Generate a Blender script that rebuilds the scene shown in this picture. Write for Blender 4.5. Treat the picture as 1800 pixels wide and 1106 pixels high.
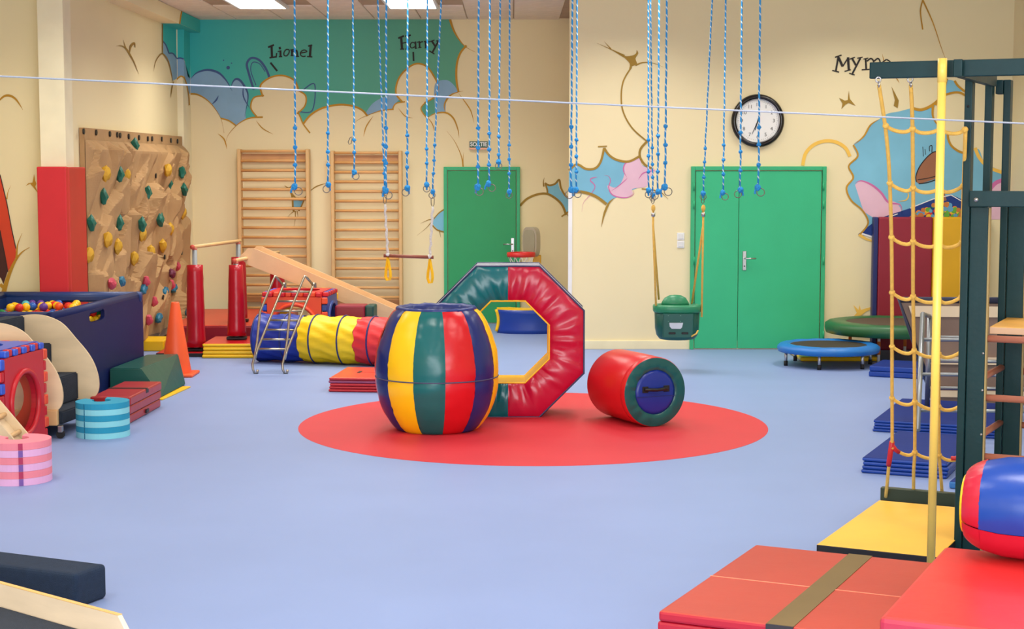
import bpy, bmesh, math, random
from math import sin, cos, pi, radians, atan, atan2, sqrt
from mathutils import Vector, Matrix, noise
from mathutils.geometry import tessellate_polygon
random.seed(7)
S = bpy.context.scene
C = S.collection
for o in list(bpy.data.objects):
    bpy.data.objects.remove(o)

# ------------------------------------------------------------------ camera, world, light, exposure
F, CAMH = 2900.0, 2.1                      # focal length in pixels of an 1800 px wide frame, lens height
PT = atan(260 / F)                         # downward pitch
cd = bpy.data.cameras.new('camera'); cam = bpy.data.objects.new('camera', cd); C.objects.link(cam)
cd.sensor_width = 36; cd.lens = F / 1800 * 36; cd.clip_end = 200
cam.location = (0, 0, CAMH); cam.rotation_euler = (pi / 2 - PT, 0, 0)
S.camera = cam
S.view_settings.view_transform = 'Standard'
try: S.view_settings.look = 'None'
except Exception: pass
S.view_settings.gamma = 1
S.view_settings.use_curve_mapping = False
S.view_settings.exposure = -0.2
w = bpy.data.worlds.new('world'); S.world = w; w.use_nodes = True
w.node_tree.nodes['Background'].inputs[0].default_value = (.75, .86, 1, 1)
w.node_tree.nodes['Background'].inputs[1].default_value = 1.0


def area(name, loc, rot, sx, sy, power, col, spread=pi):
    d = bpy.data.lights.new(name, 'AREA'); d.shape = 'RECTANGLE'; d.size = sx; d.size_y = sy
    d.energy = power; d.color = col; d.spread = spread
    o = bpy.data.objects.new(name, d); C.objects.link(o); o.location = loc; o.rotation_euler = rot
    return o


# daylight through the window front behind the camera
area('window_daylight', (0.2, -2.2, 2.0), (radians(88), 0, 0), 9.6, 3.2, 820, (.96, .98, 1))
# fluorescent ceiling fixtures
for lx in (-3.7, -1.0, 1.3, 3.8):
    for ly in (2.5, 6.5, 10.5, 14.5, 17.4):
        area('ceiling_lamp', (-2.5 if lx < -3 and ly > 16 else lx, ly, 3.98), (0, 0, 0), .9, 1.3, 42, (1, .95, .86), radians(140))
for lx in (-3.03, -1.2):
    area('ceiling_lamp', (lx, 19.8, 4.0), (0, 0, 0), .54, 1.15, 38, (1, .95, .86), radians(130))


# ------------------------------------------------------------------ helpers
def ray(px, py):
    u = (px - 900) / F; v = (553 - py) / F
    return u, cos(PT) + v * sin(PT), -sin(PT) + v * cos(PT)


def gnd(px, py, z=0.0):
    d = ray(px, py); t = (z - CAMH) / d[2]
    return Vector((t * d[0], t * d[1], z))


def at(px, py, Y):
    d = ray(px, py); t = Y / d[1]
    return Vector((t * d[0], Y, CAMH + t * d[2]))


def atx(px, py, X):
    d = ray(px, py); t = X / d[0]
    return Vector((X, t * d[1], CAMH + t * d[2]))


def lin(c):
    return tuple(((v / 255) / 12.92 if v / 255 <= .04045 else ((v / 255 + .055) / 1.055) ** 2.4) for v in c)


_m = {}


def mat(name, rgb, rough=.5, bump=0, bscale=40, var=.06, vscale=3, metal=0, coat=0, emit=0, stretch=None, spec=.5):
    if name in _m: return _m[name]
    m = bpy.data.materials.new(name); m.use_nodes = True
    nt = m.node_tree; b = nt.nodes['Principled BSDF']
    c = lin(rgb)
    b.inputs['Roughness'].default_value = rough; b.inputs['Metallic'].default_value = metal
    b.inputs['Specular IOR Level'].default_value = spec
    if coat: b.inputs['Coat Weight'].default_value = coat; b.inputs['Coat Roughness'].default_value = .15
    tc = nt.nodes.new('ShaderNodeTexCoord'); mp = nt.nodes.new('ShaderNodeMapping')
    nt.links.new(tc.outputs['Object'], mp.inputs[0])
    if stretch: mp.inputs['Scale'].default_value = stretch
    n = nt.nodes.new('ShaderNodeTexNoise'); n.inputs['Scale'].default_value = vscale; n.inputs['Detail'].default_value = 4
    nt.links.new(mp.outputs[0], n.inputs['Vector'])
    r = nt.nodes.new('ShaderNodeValToRGB')
    r.color_ramp.elements[0].position = .3; r.color_ramp.elements[1].position = .7
    r.color_ramp.elements[0].color = (*[v * (1 - var) for v in c], 1)
    r.color_ramp.elements[1].color = (*[min(1, v * (1 + var)) for v in c], 1)
    nt.links.new(n.outputs[0], r.inputs[0]); nt.links.new(r.outputs[0], b.inputs['Base Color'])
    if emit:
        b.inputs['Emission Color'].default_value = (*c, 1); b.inputs['Emission Strength'].default_value = emit
    if bump:
        n2 = nt.nodes.new('ShaderNodeTexNoise'); n2.inputs['Scale'].default_value = bscale; n2.inputs['Detail'].default_value = 3
        nt.links.new(mp.outputs[0], n2.inputs['Vector'])
        bp = nt.nodes.new('ShaderNodeBump'); bp.inputs['Strength'].default_value = bump; bp.inputs['Distance'].default_value = .02
        nt.links.new(n2.outputs[0], bp.inputs['Height']); nt.links.new(bp.outputs[0], b.inputs['Normal'])
    _m[name] = m
    return m


def vinyl(name, rgb, rough=.32, bump=.12, spec=.5):
    return mat('vinyl_' + name, rgb, rough, bump, 7, .05, 2.5, spec=spec)


V_RED = vinyl('red', (196, 22, 34)); V_CRIM = vinyl('crimson', (186, 18, 46)); V_ORED = vinyl('orange_red', (222, 58, 42))
V_BLUE = vinyl('blue', (22, 62, 158)); V_NAVY = vinyl('navy', (28, 38, 88)); V_ROY = vinyl('royal', (20, 44, 150))
V_YEL = vinyl('yellow', (250, 200, 20)); V_TEAL = vinyl('teal', (12, 98, 98)); V_GRN = vinyl('green', (10, 92, 78))
V_MAT = vinyl('mat_red', (178, 60, 42), .45); V_BLOCK = vinyl('block_red', (214, 48, 48), .36)
V_MATSIDE = vinyl('mat_side', (176, 18, 44), .4)
V_BMAT = vinyl('blue_mat', (22, 46, 122), .6, .12, .12); V_BMATS = vinyl('blue_side', (20, 66, 160), .35)
V_YMAT = vinyl('yellow_mat', (244, 188, 58), .45); V_OLIVE = mat('olive_strip', (112, 92, 52), .7)
V_BLACK = vinyl('black', (18, 18, 24), .5); V_WEDGE = vinyl('wedge_green', (14, 82, 72), .3)
V_BRICK = vinyl('brick_red', (164, 32, 38), .35); V_BURG = vinyl('burgundy', (140, 28, 52), .4)
V_PIT = vinyl('pit_navy', (16, 30, 84), .46, .04, .25); V_PITR = vinyl('pit_rail', (20, 52, 112), .4, .04)
M_BIRCH = mat('birch_ply', (224, 200, 162), .45, .03, 60, .09, 2.2, stretch=(1, 1, 4))
M_BEECH = mat('beech_wood', (222, 180, 124), .42, .03, 60, .08, 6)
M_PINE = mat('pine_rung', (226, 172, 108), .4, .03, 60, .08, 6)
M_UPR = mat('pine_upright', (222, 182, 124), .45, .03, 60, .07, 5)
M_DOWEL = mat('red_dowel', (176, 108, 86), .45)
M_MAHOG = mat('trapeze_wood', (138, 74, 56), .45)
M_STEEL = mat('steel', (190, 190, 190), .28, metal=1)
M_GSTEEL = mat('galvanised', (150, 156, 160), .38, metal=.85)
M_BRASS = mat('tube_steel', (176, 168, 152), .3, metal=1)
M_GREYT = mat('grey_tube', (140, 146, 150), .45)
M_BLK = mat('black_plastic', (16, 16, 18), .45)
M_RUB = mat('black_rubber', (22, 22, 24), .7)
M_CARPET = mat('navy_carpet', (40, 50, 66), .95, .6, 260, .12, 30)
M_CARPET2 = mat('dark_blue_foam', (26, 46, 72), .95, .6, 260, .12, 30)
M_DGRN = mat('green_paint', (12, 50, 54), .4, .05, 30, .12, 4, spec=.25)
M_DGRNE = mat('green_paint_edge', (160, 138, 88), .6)
M_YPOLE = mat('yellow_paint', (250, 212, 98), .3)
M_DECK = mat('yellow_wood', (226, 168, 72), .45, .04, 40, .1, 5)
M_YROPE = mat('yellow_rope', (244, 196, 92), .7, .5, 220, .08, 30)
M_RTAPE = mat('red_tape', (196, 30, 40), .4)
M_WHITE = mat('white_plastic', (236, 236, 236), .4)
M_CREAM = mat('cream_wood', (226, 208, 178), .5)
M_WALL = mat('cream_wall', (240, 226, 182), .75, .04, 120, .025, .6)
M_PILL = mat('pale_paint', (240, 232, 198), .7)
M_CEIL = mat('ceiling_tile', (232, 218, 200), .9, .15, 180, .05, 12)
M_CGRID = mat('ceiling_grid', (176, 152, 128), .7)
M_FLOOR = mat('vinyl_floor', (132, 153, 200), .5, .05, 150, .03, 1.2, spec=.35)
M_CIRC = mat('vinyl_floor_red', (202, 46, 58), .55, .05, 150, .03, 2, spec=.35)
M_DOOR = mat('green_door', (48, 186, 130), .5, .05, 90, .03, 3)
M_DOORF = mat('green_frame', (46, 176, 120), .45)
M_DOORD = mat('green_door_far', (36, 160, 98), .5, .05, 90, .03, 3)
P_TEAL = mat('paint_teal', (84, 172, 158), .75, var=.07, vscale=.7)
_nt = P_TEAL.node_tree                      # the colour runs from aqua on the left to sea green on the right
_tc = _nt.nodes.new('ShaderNodeTexCoord'); _sx = _nt.nodes.new('ShaderNodeSeparateXYZ'); _mr = _nt.nodes.new('ShaderNodeMapRange')
_mr.inputs['From Min'].default_value = -4.5; _mr.inputs['From Max'].default_value = -1.2
_rp = _nt.nodes.new('ShaderNodeValToRGB'); _rp.color_ramp.elements[0].color = (*lin((50, 190, 190)), 1); _rp.color_ramp.elements[1].color = (*lin((92, 166, 138)), 1)
_e = _rp.color_ramp.elements.new(.45); _e.color = (*lin((84, 180, 160)), 1)
_nt.links.new(_tc.outputs['Object'], _sx.inputs[0]); _nt.links.new(_sx.outputs['X'], _mr.inputs[0]); _nt.links.new(_mr.outputs[0], _rp.inputs[0])
_nt.links.new(_rp.outputs[0], _nt.nodes['Principled BSDF'].inputs['Base Color'])
P_LBLUE = mat('paint_light_blue', (136, 176, 206), .75, var=.08)
P_NAVY = mat('paint_slate', (66, 92, 142), .75)
P_OCHRE = mat('paint_ochre', (190, 140, 34), .75, var=.15)
P_OLIVE = mat('paint_olive', (160, 126, 44), .75, var=.15)
P_CREAM = mat('paint_cream', (240, 226, 182), .75, var=.03)
P_YEL = mat('paint_yellow', (244, 196, 84), .75)
P_SKY = mat('paint_sky', (124, 188, 214), .75, var=.12, vscale=1.2)
P_PINK = mat('paint_pink', (228, 188, 206), .75, var=.06)
P_MAG = mat('paint_magenta', (206, 110, 166), .75)
P_DKBLUE = mat('paint_dark_blue', (22, 56, 130), .75)
P_WHITE = mat('paint_white', (236, 236, 236), .75)
P_BROWN = mat('paint_brown', (158, 104, 74), .75)
P_DBROWN = mat('paint_dark_brown', (74, 34, 28), .75)
P_ORANGE = mat('paint_orange', (216, 68, 36), .75)
P_INK = mat('paint_ink', (34, 30, 28), .7)


def link(name, me, m, parent=None, smooth=False):
    o = bpy.data.objects.new(name, me); C.objects.link(o)
    if m is not None: me.materials.append(m)
    if smooth:
        me.polygons.foreach_set('use_smooth', [True] * len(me.polygons))
    if parent: o.parent = parent
    return o


def obj(name, bm, m, parent=None, smooth=False, rel=None):
    """links bm as one mesh; rel = subtract this world position (part built in world coordinates)"""
    if rel is not None:
        bmesh.ops.translate(bm, verts=bm.verts, vec=-Vector(rel))
    bmesh.ops.recalc_face_normals(bm, faces=bm.faces)
    me = bpy.data.meshes.new(name); bm.to_mesh(me); bm.free()
    return link(name, me, m, parent, smooth)


def tag(o, label, cat, group=None):
    o['label'] = label; o['category'] = cat
    if group: o['group'] = group
    return o


def thing(name, label, cat, loc=(0, 0, 0), rz=0, group=None):
    o = bpy.data.objects.new(name, None); C.objects.link(o)
    o.empty_display_size = .1
    o.location = loc; o.rotation_euler = (0, 0, rz)
    return tag(o, label, cat, group)


def struct(o):
    o['kind'] = 'structure'; return o


def B(): return bmesh.new()


def box(bm, x0, x1, y0, y1, z0, z1, bev=0, seg=2, M=None):
    r = bmesh.ops.create_cube(bm, size=1)
    vs = r['verts']
    for v in vs:
        v.co = Vector(((x0 + x1) / 2 + v.co.x * (x1 - x0), (y0 + y1) / 2 + v.co.y * (y1 - y0), (z0 + z1) / 2 + v.co.z * (z1 - z0)))
    fs = {f for v in vs for f in v.link_faces}
    if bev:
        es = list({e for v in vs for e in v.link_edges})
        q = bmesh.ops.bevel(bm, geom=es, offset=bev, segments=seg, affect='EDGES', profile=.5)
        vs = list({v for f in q['faces'] for v in f.verts} | {v for v in vs if v.is_valid})
    if M is not None:
        bmesh.ops.transform(bm, matrix=M, verts=[v for v in vs if v.is_valid])
    return bm


def tube(bm, pts, r, n=8, closed=False, caps=True):
    pts = [Vector(p) for p in pts]
    N = len(pts); rings = []
    rr = r if isinstance(r, (list, tuple)) else [r] * N
    up = None
    for i, p in enumerate(pts):
        if closed: t = pts[(i + 1) % N] - pts[i - 1]
        else: t = pts[min(i + 1, N - 1)] - pts[max(i - 1, 0)]
        t.normalize()
        if up is None:
            a = Vector((0, 0, 1)) if abs(t.z) < .9 else Vector((1, 0, 0))
            up = (a - t * a.dot(t)).normalized()
        else:
            up = (up - t * up.dot(t)).normalized()
        s = t.cross(up)
        rings.append([bm.verts.new(p + (up * cos(2 * pi * k / n) + s * sin(2 * pi * k / n)) * rr[i]) for k in range(n)])
    for i in range(N if closed else N - 1):
        a, b = rings[i], rings[(i + 1) % N]
        for k in range(n):
            bm.faces.new((a[k], a[(k + 1) % n], b[(k + 1) % n], b[k]))
    if caps and not closed:
        bm.faces.new(rings[0][::-1]); bm.faces.new(rings[-1])
    return bm


def lathe(bm, prof, n=32, a0=0, a1=2 * pi, M=None):
    full = abs(a1 - a0 - 2 * pi) < 1e-6
    k = n if full else n + 1
    rows = []
    new = []
    for r, z in prof:
        row = []
        for i in range(k):
            a = a0 + (a1 - a0) * i / n
            v = bm.verts.new((r * cos(a), r * sin(a), z)); row.append(v); new.append(v)
        rows.append(row)
    for j in range(len(rows) - 1):
        for i in range(n):
            i2 = (i + 1) % k if full else i + 1
            try: bm.faces.new((rows[j][i], rows[j][i2], rows[j + 1][i2], rows[j + 1][i]))
            except ValueError: pass
    if M is not None: bmesh.ops.transform(bm, matrix=M, verts=new)
    bmesh.ops.remove_doubles(bm, verts=bm.verts, dist=1e-6)
    return bm


def prism(bm, poly, vec):
    """extrudes a 3D polygon (list of points) along vec"""
    vec = Vector(vec); n = len(poly)
    a = [bm.verts.new(p) for p in poly]; b = [bm.verts.new(Vector(p) + vec) for p in poly]
    if n <= 5:                                   # small convex outlines stay whole faces
        bm.faces.new(a); bm.faces.new(b[::-1])
    else:
        for t in tessellate_polygon([[Vector(p) for p in poly]]):
            bm.faces.new([a[i] for i in t]); bm.faces.new([b[i] for i in t][::-1])
    for i in range(n):
        j = (i + 1) % n
        bm.faces.new((a[i], a[j], b[j], b[i]))
    return bm


def torus(bm, c, R, r, axis='y', n=20, m=6):
    pts = []
    for i in range(n):
        a = 2 * pi * i / n
        d = {'y': (cos(a) * R, 0, sin(a) * R), 'z': (cos(a) * R, sin(a) * R, 0), 'x': (0, cos(a) * R, sin(a) * R)}[axis]
        pts.append(Vector(c) + Vector(d))
    return tube(bm, pts, r, m, closed=True)


def ball(bm, c, r, sub=2, sc=(1, 1, 1), jit=0):
    q = bmesh.ops.create_icosphere(bm, subdivisions=sub, radius=1)
    for v in q['verts']:
        k = 1 + (random.uniform(-jit, jit) if jit else 0)
        v.co = Vector(c) + Vector((v.co.x * sc[0], v.co.y * sc[1], v.co.z * sc[2])) * r * k
    return bm


def smooth_path(pts, per=6):
    if len(pts) < 3: return pts
    P = [Vector(p) for p in pts]; out = []
    for i in range(len(P) - 1):
        p0, p1, p2, p3 = P[max(i - 1, 0)], P[i], P[i + 1], P[min(i + 2, len(P) - 1)]
        for k in range(per):
            t = k / per
            out.append(.5 * (2 * p1 + (p2 - p0) * t + (2 * p0 - 5 * p1 + 4 * p2 - p3) * t * t + (3 * p1 - p0 - 3 * p2 + p3) * t ** 3))
    out.append(P[-1])
    return out


def text_mesh(s, size, bold=0):
    cu = bpy.data.curves.new('text', 'FONT'); cu.body = s; cu.size = size; cu.align_x = 'CENTER'; cu.align_y = 'CENTER'
    cu.offset = bold
    o = bpy.data.objects.new('text', cu); C.objects.link(o)
    bpy.context.view_layer.update()
    me = bpy.data.meshes.new_from_object(o.evaluated_get(bpy.context.evaluated_depsgraph_get()))
    bpy.data.objects.remove(o)
    return me


def holed(bm, w, h, cx, cz, rx, rz, th, ex=2.0, n=48):
    """panel in the local XZ plane (x -w/2..w/2, z 0..h, y -th/2..th/2) with one rounded hole"""
    angs = [2 * pi * i / n for i in range(n)]
    for X in (-w / 2, w / 2):
        for Z in (0, h):
            angs.append(atan2(Z - cz, X - cx) % (2 * pi))
    angs = sorted(set(angs))
    inn, out = [], []
    for a in angs:
        ca, sa = cos(a), sin(a)
        k = (abs(ca / rx) ** ex + abs(sa / rz) ** ex) ** (-1 / ex)
        inn.append((cx + ca * k, cz + sa * k))
        ts = []
        if ca > 1e-9: ts.append((w / 2 - cx) / ca)
        if ca < -1e-9: ts.append((-w / 2 - cx) / ca)
        if sa > 1e-9: ts.append((h - cz) / sa)
        if sa < -1e-9: ts.append((0 - cz) / sa)
        t = min(ts); out.append((cx + ca * t, cz + sa * t))
    N = len(angs)
    V = {}
    for key, P in (('i', inn), ('o', out)):
        for s in (-1, 1):
            V[key, s] = [bm.verts.new((p[0], s * th / 2, p[1])) for p in P]
    for i in range(N):
        j = (i + 1) % N
        for s in (-1, 1):
            bm.faces.new((V['i', s][i], V['i', s][j], V['o', s][j], V['o', s][i]))
        bm.faces.new((V['i', -1][i], V['i', -1][j], V['i', 1][j], V['i', 1][i]))
        bm.faces.new((V['o', -1][i], V['o', -1][j], V['o', 1][j], V['o', 1][i]))
    return bm


# ------------------------------------------------------------------ the room
YR, YA, XL, XR, ZC = 18.95, 22.1, -4.35, 5.7, 4.035
floor = struct(obj('floor', box(B(), -5.4, 5.9, -2.8, 22.4, -.15, 0), M_FLOOR))
bm = B(); lathe(bm, [(0, .0012), (1.905, .0012), (1.905, .0002)], 96)
bmesh.ops.translate(bm, verts=bm.verts, vec=(.17, 13.37, 0))
circ = obj('floor_circle', bm, M_CIRC, floor); circ['label'] = 'large red circle inlaid in the pale blue floor'

wall_back = struct(obj('wall_back', box(B(), .655, 5.86, YR, YR + .12, 0, ZC + .1), M_WALL))
wall_alcove = struct(obj('wall_alcove', box(B(), -4.6, .9, YA, YA + .12, 0, ZC + .1), M_WALL))
bm = B(); prism(bm, [(.655, YR + .12, 0), (.77, YA, 0), (.9, YA, 0), (.9, YR + .12, 0)], (0, 0, ZC + .1))
struct(obj('wall_return', bm, M_WALL))
wall_left = struct(obj('wall_left', box(B(), XL - .15, XL, 16.3, YA, 0, ZC + .1), M_WALL))
wall_left_near = struct(obj('wall_left_near', box(B(), -5.4, XL - .15, 16.3, 16.45, 0, ZC + .1), M_WALL))
struct(obj('wall_left_front', box(B(), -5.4, -5.25, -2.65, 16.3, 0, ZC + .1), M_WALL))
struct(obj('wall_right', box(B(), XR, XR + .16, -2.65, YR, 0, ZC + .1), M_WALL))
bm = B()
box(bm, -5.25, XR, -2.75, -2.6, 0, .35); box(bm, -5.25, XR, -2.75, -2.6, 3.7, ZC + .1)
box(bm, -5.25, -4.8, -2.75, -2.6, .35, 3.7); box(bm, 5.2, XR, -2.75, -2.6, .35, 3.7)
struct(obj('wall_front', bm, M_WALL))
# pillars, soffit beam, skirting
struct(obj('trim_1', box(B(), -4.555, -4.31, 16.02, 16.3, 0, ZC), M_PILL))
struct(obj('trim_2', box(B(), XL - .02, -4.272, 21.6, YA, 0, ZC), M_PILL))
beam = struct(obj('trim_3', box(B(), XL, -4.13, 16.3, YA, 3.87, ZC), M_WALL))
struct(obj('trim_4', box(B(), .645, .69, YR - .012, YR, 0, 1.86), M_WHITE))
struct(obj('baseboard_back', box(B(), .69, 5.7, YR - .02, YR, 0, .1, .004), mat('skirting', (240, 230, 190), .6)))
struct(obj('baseboard_alcove', box(B(), -4.3, .75, YA - .02, YA, 0, .1, .004), M_PILL))
# suspended ceiling; single tiles where the photograph shows it
ceiling = struct(obj('ceiling', box(B(), -5.4, 5.9, -2.8, 22.4, ZC + .02, ZC + .14), M_CGRID))
LIGHTX = (-3.03, -1.2)
tm = None
xs = [-4.13 + .0 + .61 * i for i in range(9)]
bm = B(); box(bm, -.298, .298, -.298, .298, ZC + .006, ZC + .03, .006, 1)
t0 = obj('ceiling_tile', bm, M_CEIL, ceiling); first = True
for i in range(8):
    for j in range(5):
        cx = -3.945 + .61 * i; cy = 19.35 + .61 * j
        if cy > 21.9: continue
        if any(abs(cx - lx) < .35 and cy < 20.4 for lx in LIGHTX): continue
        o = t0 if first else t0.copy()
        if not first: C.objects.link(o); o.parent = ceiling
        first = False; o.location = (cx, cy, 0)
bm = B(); box(bm, -5.2, XR - .01, -2.5, 19.02, ZC + .004, ZC + .03)
obj('ceiling_panel', bm, M_CEIL, ceiling)
E_LAMP = mat('lamp_diffuser', (255, 250, 240), .5, emit=6, var=0)
for lx, wh in ((-3.03, 'left of the two lit ceiling panels, above the left wall bars'), (-1.2, 'right of the two lit ceiling panels, nearer the green door')):
    t = thing('ceiling_light', wh, 'lamp', (lx, 19.78, ZC), 0, 'lit panels in the alcove ceiling')
    bm = B()
    for a in ((-.31, -.28, -.62, .62), (.28, .31, -.62, .62), (-.28, .28, -.62, -.59), (-.28, .28, .59, .62)):
        box(bm, a[0], a[1], a[2], a[3], -.02, .015)
    obj('frame', bm, M_WHITE, t)
    obj('diffuser', box(B(), -.28, .28, -.59, .59, -.008, .01), E_LAMP, t)

# ------------------------------------------------------------------ doors
def door(n, Y, pxs, ytop, leaves, wd, mm, handle_px, lever, hinges):
    x0 = at(pxs[0], ytop, Y).x; x1 = at(pxs[1], ytop, Y).x; zt = at(pxs[0], ytop, Y).z
    d = bpy.data.objects.new('door_%d' % n, None); C.objects.link(d); struct(d); d.location = ((x0 + x1) / 2, Y, 0)
    R = (((x0 + x1) / 2), Y, 0)
    bm = B(); fw = .045
    box(bm, x0, x0 + fw, Y - .05, Y, 0, zt, .004, 1); box(bm, x1 - fw, x1, Y - .05, Y, 0, zt, .004, 1)
    box(bm, x0 + fw, x1 - fw, Y - .05, Y, zt - fw, zt, .004, 1)
    obj('frame', bm, M_DOORF, d, rel=R)
    xs = [x0 + fw + .006] + [at(p, ytop, Y).x for p in leaves] + [x1 - fw - .006]
    for a, b in zip(xs, xs[1:]):
        obj('leaf', box(B(), a + .003, b - .003, Y - .035, Y - .002, .012, zt - fw - .008, .003, 1), mm, d, rel=R)
    # lever handle on a long plate
    hx, hy0, hy1 = handle_px
    p0, p1 = at(hx, hy0, Y), at(hx, hy1, Y)
    hd = obj('handle', box(B(), p0.x - .022, p0.x + .022, Y - .045, Y - .034, p1.z, p0.z, .004, 1), M_STEEL, d, rel=R)
    zl = p1.z + (p0.z - p1.z) * .62
    bm = tube(B(), [(p0.x, Y - .04, zl), (p0.x, Y - .085, zl), (p0.x + lever * .02, Y - .095, zl), (p0.x + lever * .125, Y - .095, zl)], .009, 8)
    obj('lever', bm, M_STEEL, hd, True, rel=R)
    bm = tube(B(), [(p0.x, Y - .048, zl - .09), (p0.x, Y - .043, zl - .09)], .008, 10); obj('keyhole', bm, M_BLK, hd, rel=R)
    for hxp, hys in hinges:
        for y in hys:
            p = at(hxp, y, Y)
            obj('hinge', tube(B(), [(p.x, Y - .056, p.z - .045), (p.x, Y - .056, p.z + .045)], .011, 8), M_DOORF, d, True, rel=R)
    return d


door(1, YA, (780, 914), 293.5, [], 0, M_DOORD, (901, 418, 447), -1, [])
door(2, YR, (1214.5, 1452), 292.5, [1299], 0, M_DOOR, (1308, 441, 475), 1, [(1219, (328, 360, 458)), (1446, (328, 360, 458, 588))])

# ------------------------------------------------------------------ painted mural (flat paint on the walls)
class Paint:
    def __init__(self, wall, proj): self.wall = wall; self.proj = proj

    def poly(self, name, polys, m, layer):
        bm = B()
        for ip, pts in enumerate(polys):
            P = [Vector((p[0], p[1], 0)) for p in pts]
            vs = [bm.verts.new(self.proj(p[0], p[1], (layer + ip * .03) * .0012)) for p in pts]
            for t in tessellate_polygon([P]):
                try: bm.faces.new([vs[i] for i in t])
                except ValueError: pass
        return obj(name, bm, m, self.wall)

    def lines(self, name, strokes, m, layer, T=(0, 0, 1), smooth=True):
        bm = B(); ox, oy, sc = T
        for ip, st in enumerate(strokes):
            pts, wd = st[0], st[1]; taper = len(st) > 2 and st[2]
            P = [Vector((p[0] / sc + ox, p[1] / sc + oy, 0)) for p in pts]
            if smooth and len(P) > 2: P = smooth_path(P, 6)
            w2 = wd / sc / 2; L, Rr = [], []
            N = len(P)
            for i, p in enumerate(P):
                t = (P[min(i + 1, N - 1)] - P[max(i - 1, 0)]).normalized(); nn = Vector((-t.y, t.x, 0))
                k = w2
                if taper:
                    u = i / max(1, N - 1)
                    k = w2 * max(.12, (sin(pi * u) if taper == 1 else (1 - u if taper == 2 else u)))
                L.append(p + nn * k); Rr.append(p - nn * k)
            a = [bm.verts.new(self.proj(p.x, p.y, (layer + ip * .02) * .0012)) for p in L]
            b = [bm.verts.new(self.proj(p.x, p.y, (layer + ip * .02) * .0012)) for p in Rr]
            for i in range(N - 1):
                bm.faces.new((a[i], a[i + 1], b[i + 1], b[i]))
        return obj(name, bm, m, self.wall)


def sm(pts, per=5):
    P = smooth_path([Vector((p[0], p[1], 0)) for p in pts], per)
    return [(p.x, p.y) for p in P]


al = Paint(wall_alcove, lambda x, y, d: at(x, y, YA - .001 - d))
cloud_low = sm([(334, 166), (346, 166), (360, 173), (374, 186), (388, 208)]) + sm([(390, 208), (402, 212), (415, 221)]) + \
    sm([(415, 221), (428, 212), (442, 207), (452, 206)]) + sm([(452, 206), (441, 190), (446, 172), (462, 168)]) + \
    sm([(462, 168), (458, 150), (476, 136), (498, 133), (518, 142), (524, 158)]) + sm([(524, 158), (537, 168), (536, 186), (524, 198)]) + \
    sm([(524, 198), (528, 206), (533, 218)]) + \
    sm([(533, 218), (545, 203), (562, 192), (582, 186), (602, 184), (622, 187), (637, 194), (646, 204)]) + sm([(646, 204), (656, 199), (672, 194), (690, 192)]) + \
    sm([(690, 192), (696, 182), (708, 180)]) + sm([(708, 180), (696, 164), (700, 140), (714, 122), (732, 112), (750, 117), (762, 132)]) + sm([(762, 132), (770, 150), (764, 170), (748, 180)]) + \
    sm([(748, 180), (740, 192), (750, 208)]) + \
    sm([(750, 208), (764, 200), (783, 198)]) + sm([(783, 198), (781, 186), (786, 174), (796, 165), (806, 162)])
cloud_right = sm([(806, 162), (803, 146), (802, 128), (804, 108), (810, 92), (817, 83)]) + sm([(817, 83), (806, 68), (797, 52), (791, 34)])
al.poly('painted_sky', [[(333, 34.5)] + cloud_low + cloud_right], P_TEAL, 1)
al.poly('painted_blue_cloud', [
    [(334, 140)] + sm([(334, 138), (346, 128), (365, 123), (384, 128), (398, 142), (405, 156)]) + sm([(405, 156), (410, 143), (417, 139), (426, 146), (436, 168), (432, 190), (432, 209)]) + [(415, 220), (400, 211), (388, 206), (372, 184), (358, 172), (346, 166), (334, 166)],
    sm([(642, 200), (655, 182), (676, 170), (697, 166)]) + [(702, 175), (694, 183), (690, 192), (672, 194), (656, 199), (648, 203)],
    sm([(765, 199), (763, 160), (768, 144), (786, 141), (798, 150), (804, 161), (795, 166), (785, 176), (783, 197)])], P_LBLUE, 2)
al.lines('painted_slate_line', [
    ([(334, 140), (346, 128), (365, 123), (384, 128), (398, 142), (408, 160)], 4, 1), ([(405, 156), (410, 143), (417, 139), (426, 146), (436, 168), (430, 205)], 4, 1),
    ([(446, 158), (437, 128), (434, 112), (442, 102), (456, 106), (468, 122), (474, 138)], 4), ([(450, 150), (441, 125), (444, 110), (456, 112), (466, 126)], 1.6),
    ([(428, 148), (428, 170), (440, 192)], 2.4, 1), ([(372, 184), (380, 176), (384, 168)], 3, 1), ([(533, 158), (553, 148), (549, 194), (524, 196)], 2)], P_NAVY, 3)
al.poly('painted_slate_dots', [[(401 + 3.2 * cos(a * pi / 5), 119 + 3.2 * sin(a * pi / 5)) for a in range(10)], [(393 + 1.2 * cos(a * pi / 4), 106 + 1.2 * sin(a * pi / 4)) for a in range(8)], [(407 + 1.2 * cos(a * pi / 4), 111 + 1.2 * sin(a * pi / 4)) for a in range(8)]], P_NAVY, 3)
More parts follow.
